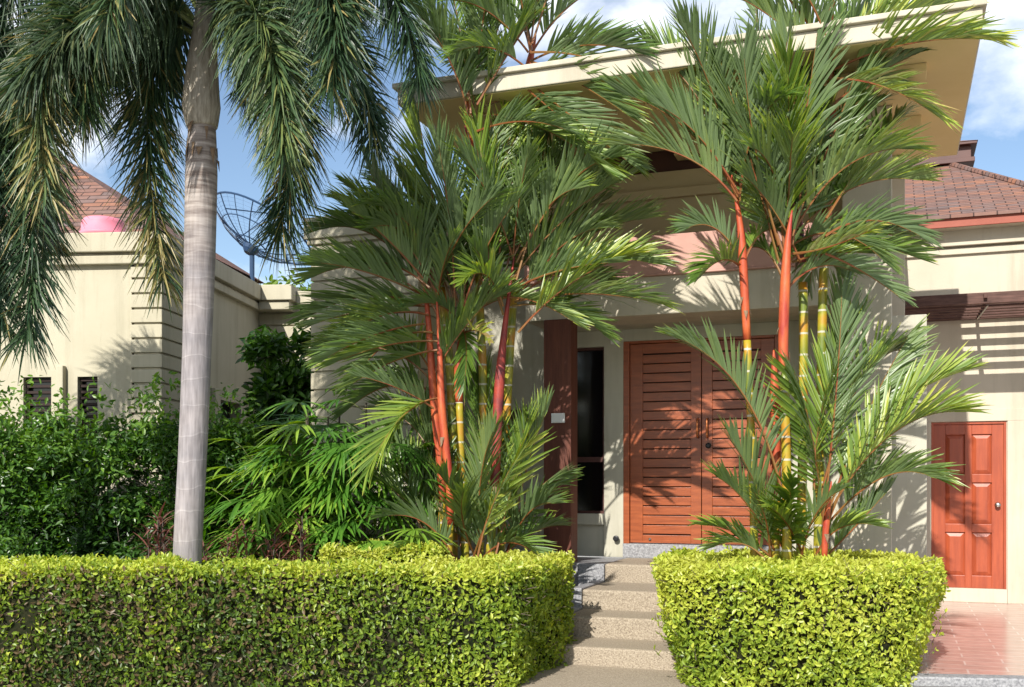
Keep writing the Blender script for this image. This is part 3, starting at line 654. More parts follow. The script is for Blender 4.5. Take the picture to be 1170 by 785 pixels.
FA = [
 (C((228,45,0),(178,-10,.1),(148,90,.2),(186,320,.15)), .35, .55),
 (C((226,30,0),(120,-70,-.3),(10,-10,-.5),(55,225,-.6)), .55, .5),
 (C((228,30,0),(150,-60,.2),(60,20,.4),(-20,160,.4)), .3, .1),
 (C((238,35,0),(275,-40,-.5),(318,10,-.7),(325,175,-.75)), .6, .1),
 (C((240,35,0),(300,-70,.1),(405,0,.3),(428,165,.3)), .3, .1),
 (C((240,40,0),(300,0,.5),(370,90,.7),(318,270,.7)), .25, .2),
 (C((236,10,0),(300,-160,.4),(460,-80,.7),(480,95,.7)), .3, 0),
 (C((228,15,0),(150,-150,.2),(10,-90,.2),(-50,110,0)), .3, .1),
 (C((232,15,0),(230,-140,-.4),(180,-160,-.9),(120,20,-1.1)), .45, .1),
 (C((240,30,0),(330,-90,-.3),(405,-60,-.6),(378,100,-.7)), .4, .1),
 (C((236,25,0),(250,-90,.6),(310,-70,1.1),(285,110,1.2)), .25, .1),
 (C((226,30,0),(165,-80,-.2),(85,-30,-.4),(98,130,-.4)), .45, .15),
 (C((228,35,0),(170,-30,-.3),(80,20,-.6),(20,100,-.7)), .45, .2),
 (C((228,40,0),(190,0,.4),(130,20,.8),(80,120,.9)), .25, .1),
 (C((240,30,0),(290,-60,-.2),(350,-60,-.4),(400,10,-.5)), .45, .1),
 (C((236,0,0),(250,-200,.2),(330,-220,.2),(420,-120,.1)), .4, 0),
 (C((232,0,0),(200,-200,.2),(100,-220,.3),(20,-130,.4)), .4, 0),
]
foxpalm('tall foxtail palm with a smooth pale grey ringed trunk behind the left hedge', tp, tr_, sh, FA)
bx = -75
tb_ = [at(bx-10,760,8.9), at(bx-8,600,8.9), at(bx-4,400,8.9), at(bx,250,8.9)]
def CB(*a): return [at(x, y, 8.9+dy) for x, y, dy in a]
FB = [
 (CB((bx+2,120,0),(0,20,-.1),(58,170,-.3),(30,385,-.4)), .35, .05),
 (CB((bx,120,0),(-30,60,-.2),(5,190,-.3),(0,370,-.3)), .3, .05),
 (CB((bx,110,0),(-20,-20,.1),(60,60,.3),(58,290,.3)), .4, .4),
 (CB((bx,110,0),(-120,0,0),(-220,80,.3),(-240,300,.3)), .3, .1),
 (CB((bx,110,0),(-80,-60,-.5),(-120,0,-1.1),(-110,240,-1.2)), .3, .1),
]
foxpalm('foxtail palm at the left edge with only drooping fronds in view', tb_, [.13,.125,.125,.13], ([at(bx,252,8.9),at(bx,210,8.9),at(bx+1,110,8.9)], [.12,.15,.07]), FB)

# --- lipstick palms
def lipstick(label, Y0, base_px, stems, fronds, extra, seed):
    random.seed(seed)
    b = at(base_px, 640, Y0)
    t = thing('lipstick_palm', label, 'palm clump', (b.x, b.y, .1), 0, 'red stemmed palm clumps')
    for st in stems:
        pts = [at(x, y, Y0+dy) for x, y, dy in st['p']]
        lo = Vector((pts[0].x, pts[0].y, .1)) if st.get('root', True) else pts[0]
        chain = bez_chain([lo]+pts, 6) if (pts[0]-lo).length > .02 else bez_chain(pts, 6)
        r0 = st.get('r', 6.0)*Y0/FPX
        ys = st['red']                        # height where the coloured sheath begins
        zs = EYE + (HOR-ys)/FPX*Y0
        low = [p for p in chain if p.z <= zs+.02]; hi = [p for p in chain if p.z >= zs-.06]
        so_ = None
        if len(low) > 1:
            m = MB(); n_ = len(low); m.tube(low, [r0*(1.0-.1*i/n_) for i in range(n_)], 10)
            so_ = m.build('stem', M['stem'], t, world=True, smooth=True)
        if len(hi) > 1:
            m = MB(); n_ = len(hi); m.tube(hi, [r0*(.92+.12*math.sin(math.pi*min(1,i/n_*1.2+.05))-1.5*max(0,i/n_-.42)) for i in range(n_)], 10)
            for q in range(5):
                th = random.uniform(0, 6.28); pz = hi[min(len(hi)-2, random.randint(0, max(0, len(hi)//3)))]; rr_ = r0*1.02
                e_ = Vector((math.cos(th), math.sin(th), 0)); g_ = Vector((-math.sin(th), math.cos(th), 0)); w_ = r0*random.uniform(.3,.8); l_ = random.uniform(.05,.16)
                c_ = pz + e_*rr_
                m.add([tuple(c_-g_*w_), tuple(c_+g_*w_), tuple(c_+g_*w_*.5+e_*.012-Vector((0,0,l_*.6))), tuple(c_+e_*.022-Vector((0,0,l_)))], [(0,1,2,3)], 1)
            m.build('crownshaft', [M[st.get('m','redpet')], M['fibre']], so_ if so_ else t, world=True, smooth=True)
    for f in fronds:
        (bx_, by_, cx_, cy_, tx_, ty_) = f[:6]; o = f[6] if len(f) > 6 else {}
        if by_ < 420:                     # stiff habit: the rachis arches little
            if ty_ > cy_+30: ty_ = cy_ + 30 + (ty_-cy_-30)*.55
            cx_ += ((bx_+tx_)/2-cx_)*.25; cy_ += ((by_+ty_)/2-cy_)*.25
        dy0 = o.get('d0', random.uniform(-.2,.2)); dy1 = o.get('d1', random.uniform(-.7,.5))
        P = [at(bx_,by_,Y0+dy0), at(cx_,cy_,Y0+dy0*.5+dy1*.35), at(tx_,ty_,Y0+dy1)]
        ln = (P[1]-P[0]).length + (P[2]-P[1]).length
        LL = o.get('L', min(.54, max(.27, .36*ln))); n = o.get('n', int(max(22, min(50, ln*31))))
        pinnate(P, n, LL, o.get('w', .026), o.get('vee', random.uniform(32,58)), o.get('roll', random.uniform(-24,24)), o.get('pet', .16), o.get('droop', random.uniform(.02,.18)), o.get('tone', random.uniform(.25,.6)), rr=.012).build('frond', [M['lipleaf'], M['rachis']], t, world=True)
    for (cx_, cy_, k) in extra:
        c = at(cx_, cy_, Y0)
        for q in range(k):
            th = random.uniform(0, 2*math.pi); ln = random.uniform(.95,1.45); e0 = R(random.uniform(58,84)); h_ = Vector((math.cos(th), math.sin(th), 0))
            p1 = c + (h_*math.cos(e0) + Vector((0,0,1))*math.sin(e0))*ln*.5
            p2 = p1 + h_*ln*.42 + Vector((0,0,random.uniform(-.12,.34)))*ln
            n_ = int(ln*30)
            pinnate([c, p1, p2], n_, random.uniform(.40,.54), .026, random.uniform(32,58), random.uniform(-25,25), .18, random.uniform(.05,.22), random.uniform(.2,.6), rr=.011).build('frond', [M['lipleaf'], M['rachis']], t, world=True)
    return t
LS = [
 dict(p=[(503,640,0),(505,560,0),(496,460,0),(488,350,0),(480,290,0)], red=570, r=4.6),
 dict(p=[(513,640,-.15),(514,560,-.15),(505,470,-.15),(502,390,-.1),(498,330,-.1)], red=600, r=4.6),
 dict(p=[(532,640,.1),(528,560,.1),(525,470,.1),(524,420,.1),(530,350,.1)], red=455, r=5),
 dict(p=[(560,640,0),(566,540,0),(570,450,0),(576,380,0),(588,290,0)], red=560, r=5.8, m='purppet'),
 dict(p=[(548,640,.3),(552,450,.3),(545,300,.3),(536,150,.2),(542,85,.2)], red=200, r=5.5),
 dict(p=[(572,640,.4),(580,450,.4),(590,280,.4),(598,120,.4),(612,40,.4)], red=150, r=5.5),
 dict(p=[(518,640,.3),(516,450,.3),(500,300,.3),(492,230,.3)], red=300, r=6),
]
LF = [
 (500,340,455,250,400,215),(490,340,420,300,362,300),(495,350,430,340,360,370,dict(tone=.6)),(520,350,520,250,500,160),(545,330,580,230,640,190),(585,320,620,260,690,230),(588,330,630,300,700,300),(530,350,550,270,590,230),(505,340,490,260,455,200,dict(tone=.6)),(485,370,430,370,370,420),(500,400,450,400,400,450),(575,340,610,330,660,380),(560,340,540,280,520,250),(600,280,610,180,640,120),(540,120,570,30,590,-30),(606,60,670,50,715,90),(540,120,500,40,480,-10),(545,150,600,120,650,150),(540,150,545,60,535,0),
 # top crown
 (538,140,520,40,470,10),(540,130,548,20,566,-60),(545,120,600,20,640,-20),(545,125,610,90,660,110,dict(tone=.3)),
 (538,130,530,10,500,-70),(545,130,620,120,690,230),
 (608,60,640,-10,700,-20),(608,60,600,-30,560,-90),(606,70,660,30,730,60,dict(tone=.15)),(606,70,650,80,718,150),(604,80,560,30,520,60),(608,50,640,-40,650,-110),(600,90,660,140,720,200),
 (604,60,560,-10,515,0),(545,120,580,40,612,20),(540,120,512,50,492,40),(606,80,650,60,690,90),(600,100,625,120,668,165),
 # upper mid, tall pale fronds seen from behind
 (520,350,490,220,478,130,dict(roll=150,L=.5)),(530,340,540,220,560,150,dict(roll=160,L=.55)),(540,340,590,250,600,170,dict(roll=170,L=.5)),(515,340,470,220,440,200,dict(roll=140)),
 (560,340,560,230,545,140,dict(roll=-20)),(578,310,600,190,640,130),(570,320,570,200,590,110),(500,360,455,270,420,190),(535,360,520,250,500,170,dict(tone=.65)),(592,300,620,210,660,215,dict(tone=.6)),
 # mid left
 (490,330,430,230,372,262),(488,340,420,270,358,330),(485,350,420,310,352,380),(490,360,430,330,372,440,dict(tone=.6)),(495,380,440,360,400,480),(485,320,440,260,400,240),(492,330,450,280,395,300),
 (495,320,470,230,425,260),(500,390,450,380,380,420),
 # mid right
 (585,320,640,230,712,205),(588,330,660,250,735,250,dict(tone=.55)),(590,340,660,270,742,300),(588,345,660,320,748,345,dict(tone=.65)),(585,350,640,330,690,400),(590,320,620,200,650,170),(585,310,600,200,622,150),(588,330,640,290,700,330),
 (592,380,650,300,722,292,dict(tone=.7,L=.5,roll=25,d1=-.5)),(590,345,640,250,690,260),(590,300,650,170,700,180),(590,300,630,180,680,215),
 # centre
 (525,360,535,300,555,262),(527,370,560,330,600,340),(527,370,505,330,470,350),(525,385,545,360,560,392,dict(tone=.95,L=.3,d1=-.7,n=16)),(527,372,540,380,530,470),(500,350,500,300,520,270),(575,360,560,300,540,280),
 (575,350,560,280,530,330,dict(d1=-.7)),
 # lower left
 (497,440,450,380,372,400),(497,450,450,420,395,470),(500,455,455,460,420,540),(500,470,460,440,410,430),
 (515,640,500,520,470,440,dict(d1=.3)),(530,640,500,480,440,470,dict(d1=.5)),(560,640,560,500,545,430,dict(d1=.4)),(580,640,600,520,625,470,dict(d1=.4)),(510,640,470,500,410,520,dict(d1=.2)),(500,640,450,520,400,560,dict(d1=.1)),(550,640,540,540,565,490,dict(d1=-.5,L=.44,tone=.65)),(575,640,600,570,632,575,dict(d1=-.3)),
 # basal young leaves
 (545,640,560,560,605,505,dict(tone=.7,d0=-.5,d1=-.7,L=.46,roll=160,n=22)),(560,640,600,560,640,540,dict(tone=.35,d1=.2,L=.42,roll=150)),(520,640,490,580,440,590,dict(d1=-.4,roll=20)),(515,640,500,560,478,520),(535,640,530,570,500,540,dict(d1=-.6)),
 (570,640,610,600,640,600),(550,640,580,600,620,640,dict(d1=-.4)),(525,640,490,610,455,630,dict(d1=-.5)),(540,640,555,590,580,560,dict(d1=-.6)),(565,640,590,540,600,480,dict(d1=.3)),(505,640,470,560,450,500,dict(d1=.3)),(545,640,520,590,530,560,dict(d1=-.7,tone=.6)),
]
lipstick('broad left clump of red-stemmed palm with dense fronds beside the brown pillar', 9.9, 540, LS, LF, [(482,300,2),(498,335,3),(528,360,3),(586,295,4),(541,120,2),(606,60,3),(495,430,3)], 11)
RS = [
 dict(p=[(862,640,0),(860,540,0),(856,440,0),(851,340,0),(846,260,0),(836,200,0)], red=382, r=4.8),
 dict(p=[(886,640,-.1),(887,540,-.1),(885,440,-.1),(884,400,-.1)], red=560, r=5.2),
 dict(p=[(899,640,-.2),(899,560,-.2),(897,460,-.2),(895,390,-.2),(899,290,-.2),(905,240,-.2)], red=425, r=5.6),
 dict(p=[(935,640,.3),(938,480,.3),(940,350,.3),(944,250,.3),(950,150,.3),(948,-30,.3)], red=260, r=6, m='redpet'),
 dict(p=[(942,640,-.3),(945,590,-.3),(950,550,-.3)], red=640, r=3.6),
 dict(p=[(915,640,.4),(918,450,.4),(916,300,.4),(900,180,.4)], red=300, r=6, m='purppet'),
]
RF = [
 (943,300,985,260,1050,300),(943,290,980,300,1030,350),(905,300,940,280,1000,290),(905,270,935,200,985,170),(845,225,820,150,770,130),
 (848,300,820,230,785,262),(850,310,830,270,800,330),(895,320,875,250,845,300,dict(d1=.3)),(898,310,915,250,955,300),(900,330,930,280,975,310),(850,300,870,230,900,280),
 # top
 (950,60,930,-20,880,-60),(950,40,960,-40,950,-110),(952,60,1000,10,1060,-10),(952,80,1030,30,1130,45,dict(tone=.75,d1=-.9)),(952,70,1020,-10,1100,10,dict(tone=.7)),(950,90,1010,80,1070,150,dict(tone=.8,d1=-.8)),
 (948,80,890,10,830,-10),(948,70,1010,-30,1080,-50),(950,120,1000,80,1050,60,dict(tone=.25)),(945,60,900,-20,850,-50),(955,100,1005,70,1035,110),
 # tall pale ones seen from below
 (897,290,880,130,862,0,dict(roll=170,L=.55,tone=.3)),(900,280,920,140,935,30,dict(roll=160,L=.6,tone=.3)),(895,300,850,160,790,30,dict(roll=150,L=.55)),(900,280,960,150,985,60,dict(roll=170,L=.5)),(890,300,860,180,820,60,dict(roll=165,L=.55)),
 (898,290,905,160,900,70,dict(roll=175,L=.55,d1=-.6)),
 # upper left
 (845,220,815,90,742,52),(843,225,800,120,712,108),(842,230,800,150,706,165,dict(tone=.6)),(845,215,820,90,780,30),(846,225,800,130,750,120),
 (900,275,880,150,900,40,dict(roll=20)),(890,280,850,160,850,60),(905,270,950,150,960,60,dict(tone=.6)),(895,290,862,170,800,70,dict(tone=.6)),(905,280,930,180,920,90,dict(roll=170)),
 # right mid
 (905,270,950,150,1035,170,dict(tone=.7,d1=-.5)),(905,275,960,180,1045,205,dict(tone=.75)),(905,280,960,230,1010,330),(943,270,990,220,1055,290,dict(tone=.3)),(943,280,1000,240,1045,290),(905,260,950,140,1000,120),(944,250,990,170,1030,130),(905,290,950,290,1000,260,dict(tone=.8,d1=-.7)),
 # centre drooping
 (900,300,930,260,960,330),(915,300,890,230,850,200),
 (945,290,930,250,925,370,dict(d1=.5)),
 # big lower fronds
 (893,560,860,420,772,385,dict(tone=.45,d0=-.3,d1=-.6,L=.42,roll=15)),(940,600,960,430,962,330,dict(roll=165,L=.6,d1=.1)),(945,600,1000,450,1098,425,dict(tone=.6,d1=-.3,L=.5,roll=30)),(945,590,1010,470,1092,470,dict(tone=.7,d1=-.5,L=.5,roll=35)),(945,600,1010,520,1065,545,dict(tone=.45)),
 (940,590,930,480,905,420,dict(roll=160,L=.5)),(945,590,985,470,1040,380,dict(roll=150,L=.55,d1=.3)),(935,580,975,400,1030,400,dict(L=.55,d1=.4)),(930,560,930,440,985,360,dict(L=.5,d1=.4)),
 # basal
 (890,640,860,570,820,545,dict(d1=-.5)),(885,640,840,600,805,600,dict(d1=-.3)),(900,640,870,560,835,500,dict(d1=-.4,tone=.5)),(905,640,900,590,905,545,dict(d1=-.8,tone=.35,roll=160)),(930,640,950,590,1000,600,dict(d1=-.4)),(915,640,925,580,960,560,dict(d1=-.7,tone=.45)),
 (875,640,850,610,815,625,dict(d1=-.2)),(880,640,880,590,860,560,dict(d1=-.7)),(940,640,980,600,1015,560),(920,640,900,590,880,580,dict(d1=-.8,tone=.6)),
]
lipstick('upright right clump of red-stemmed palm in the curved hedge before the doors', 9.0, 900, RS, RF, [(845,230,1),(900,265,3),(948,90,3),(905,190,2),(943,260,2)], 23)

# --- generic leaf scatter (numpy)
def leaves(mb, P, N, size, asp=.5, tint=None, flat=.55, upb=.2, jit=.5):
    n = len(P); rnd = np.random.normal(size=(n,3)); d = rnd*.75 + np.array([0,0,upb]) + N*.35
    d -= N*((d*N).sum(1, keepdims=True))*flat
    d /= np.linalg.norm(d, axis=1, keepdims=True)
    nn = N + np.random.normal(size=(n,3))*jit; nn -= d*((nn*d).sum(1, keepdims=True)); nn /= np.linalg.norm(nn, axis=1, keepdims=True)
    s = np.cross(d, nn); L_ = (size*np.random.uniform(.65,1.25,n))[:,None]; W = L_*asp*.5
    base = P; fold = nn*W*.35
    v = np.stack([base, base+d*L_*.3 - s*W*.85+fold, base+d*L_*.68 - s*W*.8+fold, base+d*L_, base+d*L_*.68 + s*W*.8+fold, base+d*L_*.3 + s*W*.85+fold], 1)
    fs = []
    for i in range(n):
        b = i*6; fs += [(b, b+3, b+2, b+1), (b, b+5, b+4, b+3)]
    tint = np.random.rand(n) if tint is None else tint
    mb.add(v.reshape(-1,3), fs, 0, np.repeat(tint, 6))
def poly_resample(poly, r, n):
    """rounded closed outline -> n points, with outward normals"""
    P = [Vector(p) for p in poly]; out = []
    for i in range(len(P)):
        a, b, c = P[i-1], P[i], P[(i+1)%len(P)]
        ra = min(r, (a-b).length*.45, (c-b).length*.45)
        p0 = b + (a-b).normalized()*ra; p2 = b + (c-b).normalized()*ra
        for k in range(7):
            t = k/6; out.append(p0*(1-t)**2 + b*2*t*(1-t) + p2*t*t)
    A = np.array([tuple(p) for p in out]); A = np.vstack([A, A[:1]])
    d = np.r_[0, np.cumsum(np.linalg.norm(np.diff(A, axis=0), axis=1))]
    s = np.linspace(0, d[-1], n, endpoint=False)
    Q = np.stack([np.interp(s, d, A[:,0]), np.interp(s, d, A[:,1])], 1)
    T = np.roll(Q,-1,0) - np.roll(Q,1,0); T /= np.linalg.norm(T, axis=1, keepdims=True)
    return Q, np.stack([T[:,1], -T[:,0]], 1), d[-1]
def inside(Q, p):
    x, y = p[:,0], p[:,1]; res = np.zeros(len(p), bool); n = len(Q); j = n-1
    for i in range(n):
        xi, yi = Q[i]; xj, yj = Q[j]
        c = ((yi > y) != (yj > y)) & (x < (xj-xi)*(y-yi)/(yj-yi+1e-12)+xi); res ^= c; j = i
    return res
def lumps(p, f, amp, seed):
    rs = np.random.RandomState(seed); v = np.zeros(len(p))
    for k in range(6):
        w_ = rs.normal(size=3)*f; v += np.sin(p@w_ + rs.uniform(0,6.28))
    return v/6**.5*amp
def hedge(name, label, poly, top, taper, per_m2, size, tintf, seed, rc=.25, keep=None, top_l=.03):
    """poly: plan outline at the top, counter-clockwise; taper: how far the foot is drawn in"""
    np.random.seed(seed); Q, Nq, per = poly_resample(poly, rc, 400)
    cen = Q.mean(0)
    def sidept(i, z):
        k = 1 - z/top; ins = taper*k**1.5
        sh_ = .10; rd = np.where(z > top-sh_, sh_ - np.sqrt(np.maximum(sh_**2-(z-(top-sh_))**2, 0)), 0)
        return Q[i] - Nq[i]*(ins+rd)[:,None]
    th = thing(name, label, 'hedge', (float(cen[0]), float(cen[1]), 0), 0, 'clipped front hedges')
    # core
    m = MB(); zz = np.array([0.0, .25, .5, top*.8, top-.09]); V = []
    for z in zz:
        p = sidept(np.arange(400), np.full(400, z)) - Nq*.075; p3 = np.c_[p, np.full(400, z)]; V.append(p3)
    V = np.vstack(V); V[:,:2] += (lumps(V, 5, .018, seed)[:,None])*np.tile(Nq,(5,1)); fs = []
    for a in range(4):
        for i in range(400):
            j = (i+1)%400; fs.append((a*400+i, a*400+j, (a+1)*400+j, (a+1)*400+i))
    fs.append(tuple(4*400+i for i in range(400)))
    m.add(V, fs); core = m.build('twig_mass', M['hedgecore'], th, world=True)
    m = MB()
    n = int(per*top*per_m2); i = np.random.randint(0,400,n); z = np.random.uniform(0,top,n)
    p2 = sidept(i, z); p = np.c_[p2, z]; N = np.c_[Nq[i], np.zeros(n)]; N[:,2] = np.clip((z-(top-.12))/.12,0,1)*.9
    N /= np.linalg.norm(N, axis=1, keepdims=True)
    mn, mx_ = Q.min(0), Q.max(0); nt_ = int((mx_-mn).prod()*per_m2*1.0)
    pt = np.random.uniform(mn, mx_, (nt_,2)); pt = pt[inside(Q, pt)]
    P = np.vstack([p, np.c_[pt, np.full(len(pt), top-.01)]]); N = np.vstack([N, np.tile([0,0,1.], (len(pt),1))])
    istop = np.r_[np.zeros(n), np.ones(len(pt))]
    dep_ = np.abs(np.random.normal(size=len(P)))*.05
    P = P - N*dep_[:,None] + N*(lumps(P, 6, 0.026, seed+1) + lumps(P, 22, .018, seed+2))[:,None]
    if keep is not None:
        k = keep(P); P, N, istop = P[k], N[k], istop[k]
    # bare spots show the twigs
    hole = lumps(P, 9, 1, seed+5) + lumps(P, 28, .8, seed+6)
    bare = P[(hole > 1.0) & (istop == 0)]; bareN = N[(hole > 1.0) & (istop == 0)]
    k = (hole < 1.15) | (istop > 0) | (np.random.rand(len(P)) < .5); P, N, istop = P[k], N[k], istop[k]
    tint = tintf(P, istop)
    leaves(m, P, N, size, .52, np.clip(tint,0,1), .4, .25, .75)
    # a few sprigs standing proud of the cut
    for q in np.random.permutation(len(bare))[:int(per*60)]:
        p = Vector(bare[q]) - Vector(bareN[q])*.01; d_ = Vector((random.uniform(-1,1), random.uniform(-.4,.4), random.uniform(-.3,1))).normalized()
        m.tube([p, p+d_*random.uniform(.05,.14)], random.uniform(.0016,.003), 3, 1)
    n = int(per*9)
    i = np.random.randint(0,400,n)
    for q in i:
        z = random.uniform(.15, top); p = Vector((*(Q[q]-Nq[q]*.03), z)); d_ = Vector((Nq[q][0]*random.uniform(0,.8)+random.uniform(-.4,.4), Nq[q][1]*random.uniform(0,.8)+random.uniform(-.4,.4), random.uniform(.2,1))).normalized()
        q2 = p+d_*random.uniform(.05,.12); m.tube([p, q2], .0022, 4, 1)
        if random.random() < .8:
            k_ = random.randint(2,5); fr = np.random.rand(k_)[:,None]
            leaves(m, np.array(p)*(1-fr)+np.array(q2)*fr, np.tile(np.array([Nq[q][0],Nq[q][1],.5]),(k_,1)), size, .5, np.random.uniform(.45,.85,k_), .1, .5, .6)
    m.build('foliage', [M['hedgeleaf'], M['twig']], th, world=True)
    return th
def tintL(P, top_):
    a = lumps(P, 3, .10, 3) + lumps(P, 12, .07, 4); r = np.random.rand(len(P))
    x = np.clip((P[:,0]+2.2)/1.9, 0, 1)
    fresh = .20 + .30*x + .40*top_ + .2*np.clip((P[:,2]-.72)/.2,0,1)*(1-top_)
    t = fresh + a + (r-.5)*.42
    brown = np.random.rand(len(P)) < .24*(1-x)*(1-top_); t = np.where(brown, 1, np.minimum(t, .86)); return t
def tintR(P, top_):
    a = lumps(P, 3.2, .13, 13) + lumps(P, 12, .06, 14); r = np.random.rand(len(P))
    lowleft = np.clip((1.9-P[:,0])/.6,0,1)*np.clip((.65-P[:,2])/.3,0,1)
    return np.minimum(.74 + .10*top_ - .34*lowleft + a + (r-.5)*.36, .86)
HT = .975
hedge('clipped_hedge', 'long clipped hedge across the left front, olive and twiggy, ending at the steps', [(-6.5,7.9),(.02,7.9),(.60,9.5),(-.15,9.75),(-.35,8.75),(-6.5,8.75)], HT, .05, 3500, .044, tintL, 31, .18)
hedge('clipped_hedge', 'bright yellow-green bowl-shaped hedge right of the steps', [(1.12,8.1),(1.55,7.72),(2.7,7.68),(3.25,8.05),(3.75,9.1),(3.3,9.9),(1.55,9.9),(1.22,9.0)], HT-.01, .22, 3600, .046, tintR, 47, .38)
# low hedge piece in the bed behind the long one
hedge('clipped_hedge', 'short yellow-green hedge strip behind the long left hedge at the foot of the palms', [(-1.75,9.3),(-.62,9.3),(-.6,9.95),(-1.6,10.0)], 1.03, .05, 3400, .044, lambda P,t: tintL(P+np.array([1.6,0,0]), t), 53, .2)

# --- tall loose hedge at the back left
def bushy(name, label, cat, cen, half, nclump, nleaf, size, lm, stems, seed, csize=.35, asp=.42, sprout=0, group=None, tb=0, clumpname='foliage', zmin=.25):
    rs = np.random.RandomState(seed); np.random.seed(seed); random.seed(seed)
    th = thing(name, label, cat, (cen[0], cen[1], .1), 0, group)
    m = MB()
    for (x0, y0) in stems:
        x, y = cen[0]+x0*half[0], cen[1]+y0*half[1]; hh = cen[2]+half[2]*.5
        pts = [Vector((x+random.uniform(-.12,.12)*k, y+random.uniform(-.1,.1)*k, .1+(hh-.1)*k/4)) for k in range(5)]
        m.tube(pts, [.022,.02,.016,.012,.006], 6)
        for q in range(3):
            b = pts[1+q]; m.tube([b, b+Vector((random.uniform(-.3,.3), random.uniform(-.25,.25), random.uniform(.2,.5)))], [.01,.004], 5)
    m.build('branches', M['trunk2'], th, world=True)
    m = MB(); C_ = rs.uniform(-1,1,(nclump,3)); P = []; N = []; T = []
    for c in C_:
        cc = np.array(cen) + c*np.array(half); k = rs.randint(int(nleaf*.6), int(nleaf*1.4))
        d = rs.normal(size=(k,3)); d /= np.linalg.norm(d, axis=1, keepdims=True); r = csize*rs.uniform(.5,1.1)*(rs.rand(k,1)**.45)
        p = cc + d*r*np.array([1,1,.75]); P.append(p); n_ = d*.5 + np.array([0,-.1,.75]); N.append(n_/np.linalg.norm(n_, axis=1, keepdims=True)); T.append(np.clip(.22+tb+.26*max(0,c[2])+rs.normal()*.13+rs.normal(size=k)*.16,0,1))  # tint rises with clump height: new growth, plus shade put into the lower leaves
    for s in range(sprout):
        x = rs.uniform(-1,1)*half[0]+cen[0]; y = rs.uniform(-.8,.8)*half[1]+cen[1]; z0 = cen[2]+half[2]*.8; hh = rs.uniform(.25,.75)
        lean = rs.uniform(-.35,.35); k = int(hh*46); tt = rs.rand(k)
        p = np.c_[x+lean*tt*hh+rs.normal(size=k)*.07*(1-.5*tt), y+rs.normal(size=k)*.07, z0+tt*hh]; P.append(p); n_ = rs.normal(size=(k,3))*.5+np.array([0,-.3,.8]); N.append(n_/np.linalg.norm(n_,axis=1,keepdims=True)); T.append(np.clip(.6+tb+rs.normal(size=k)*.15,0,1))
    P = np.vstack(P); N = np.vstack(N); T = np.concatenate(T); k = P[:,2] > zmin; 
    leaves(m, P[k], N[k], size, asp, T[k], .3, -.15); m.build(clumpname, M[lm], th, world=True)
    return th
cH = at(110, 560, 10.9)
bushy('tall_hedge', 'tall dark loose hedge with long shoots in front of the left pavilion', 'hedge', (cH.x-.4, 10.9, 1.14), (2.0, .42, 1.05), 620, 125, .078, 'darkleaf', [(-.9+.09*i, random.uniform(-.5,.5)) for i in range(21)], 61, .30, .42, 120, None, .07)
cH2 = at(262, 560, 10.6)
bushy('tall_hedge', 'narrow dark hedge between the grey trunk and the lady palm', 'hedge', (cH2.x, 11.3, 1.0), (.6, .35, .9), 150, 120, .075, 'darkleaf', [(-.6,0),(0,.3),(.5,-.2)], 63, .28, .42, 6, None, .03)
cS = at(325, 440, 12.3)
bushy('dark_shrub', 'dark glossy shrub against the grooved rear wall', 'shrub', (cS.x, 12.4, 2.25), (.36, .25, 1.02), 95, 60, .14, 'darkleaf', [(-.3,0),(.3,.2),(0,-.2)], 67, .26, .45, 0, None, -.06)
cT = at(328, 335, 26)
bushy('background_tree', 'sunlit light green tree beyond the satellite dish', 'tree', (cT.x, 26, 5.6), (1.3, .8, .7), 42, 150, .20, 'farleaf', [(0,0),(.4,.1)], 71, .62, .5, 0, None, .2)
cG = at(12, 610, 10.0)
bushy('low_shrub', 'small round green shrub at the left edge below the tall hedge', 'shrub', (cG.x, 10.0, .85), (.18, .15, .22), 12, 70, .05, 'darkleaf', [(0,0)], 73, .16, .5, 0, None, .15)

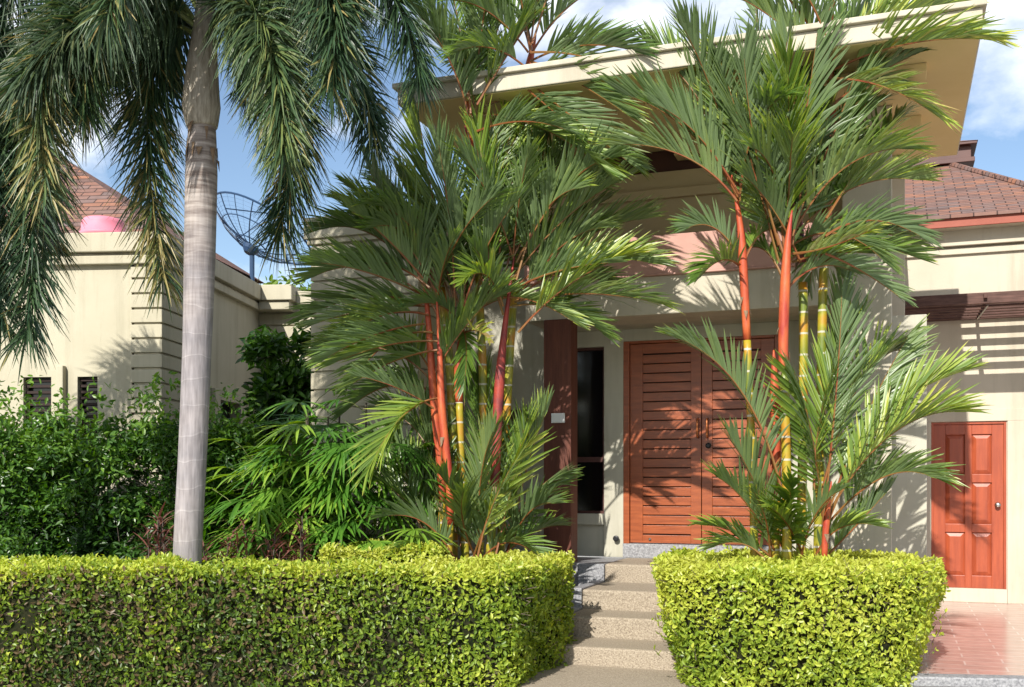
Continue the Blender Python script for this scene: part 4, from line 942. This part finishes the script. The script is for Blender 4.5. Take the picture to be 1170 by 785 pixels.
# --- lady palm: fan leaves on thin canes
def fanleaf(mb, p, d, r, tone, nseg):
    d = d.normalized(); up = Vector((0,0,1)); S = d.cross(up)
    if S.length < .1: S = Vector((1,0,0))
    S.normalize(); N = S.cross(d).normalized()
    for i in range(nseg):
        a = R(-88 + 176*(i+.5)/nseg + random.uniform(-4,4)); dd_ = d*math.cos(a) + S*math.sin(a) + N*.12
        blade(mb, p, dd_.normalized(), N, r*random.uniform(.85,1.1)*(.8+.2*math.cos(a)), .033, random.uniform(.18,.5), 0, min(1,max(0,tone+random.uniform(-.12,.12))), (.35,.95,1,.75,.15), .3)
random.seed(81)
bL = at(368, 640, 10.4)
LP = thing('lady_palm', 'bushy lady palm with drooping green fan leaves left of the red palms', 'palm clump', (bL.x, bL.y, .1))
fans = []
for c in range(34):
    x = bL.x + random.uniform(-.80,.85); y = bL.y + random.uniform(-.35,.4); h_ = random.uniform(1.15,2.55)*(1.0 if x > bL.x-.35 else .78)
    topp = Vector((x+random.uniform(-.15,.15), y+random.uniform(-.15,.1), h_))
    m = MB(); m.tube([Vector((x,y,.1)), topp], [.013,.010], 6); m.build('cane', M['trunk2'], LP, world=True)
    for k in range(8):
        th = random.uniform(0, 6.28); z = h_ - random.uniform(0,.8)*h_*.6
        st = Vector((x,y,.1)).lerp(topp, (z-.1)/(h_-.1)); o_ = Vector((math.cos(th), math.sin(th)*.8-.3, random.uniform(-.1,.8))).normalized()
        q = st + o_*random.uniform(.22,.40)
        fans.append((q.y, len(fans), st, q, o_))
fans.sort(key=lambda f: f[:2]); rest = MB()
for i, (_, _, st, q, o_) in enumerate(fans):
    m = MB() if i < 100 else rest
    m.tube([st, st.lerp(q,.5)+Vector((0,0,.03)), q], [.005,.004,.004], 4, 1)
    fanleaf(m, q, Vector((o_.x, o_.y, o_.z-.55)), random.uniform(.36,.50), random.uniform(.2,.85), random.randint(10,13))
    if i < 100: m.build('fan_leaf', [M['ladyleaf'], M['grachis']], LP, world=True)
kind(rest.build('fan_leaf', [M['ladyleaf'], M['grachis']], LP, world=True), 'stuff')

# --- red strap-leaved plants along the bed
random.seed(91)
for px in (172, 188, 245, 262, 280, 296, 312, 330, 346, 362):
    p = at(px+random.uniform(-4,4), 640, 9.45+random.uniform(-.2,.3)); p.z = .15
    m = MB(); hh = random.uniform(1.15,1.45); tone = random.uniform(.1,.7)
    for s in range(3):
        b = p + Vector((random.uniform(-.07,.07), random.uniform(-.07,.07), 0)); tip = b + Vector((random.uniform(-.1,.1), random.uniform(-.08,.08), hh*random.uniform(.6,.9)))
        m.tube([b, tip], [.010,.006], 5, 1)
        for k in range(26):
            t = .4+.6*k/25; th = k*2.4+s; q = b.lerp(tip, t); el = random.uniform(.3,1.5)
            blade(m, q, Vector((math.cos(th), math.sin(th), el)).normalized(), Vector((-math.cos(th)*el, -math.sin(th)*el, 1)).normalized(), random.uniform(.18,.32), .023, random.uniform(.15,.6), 0, min(1,max(0,tone+random.uniform(-.25,.3))), (.5,1,.7,.1), .3)
    o = m.build('red_leaved_plant', [M['cordleaf'], M['trunk2']])
    tag(o, 'low plant of dull red strap leaves behind the long hedge by the grey trunk', 'plant', 'red strap-leaved bedding plants')
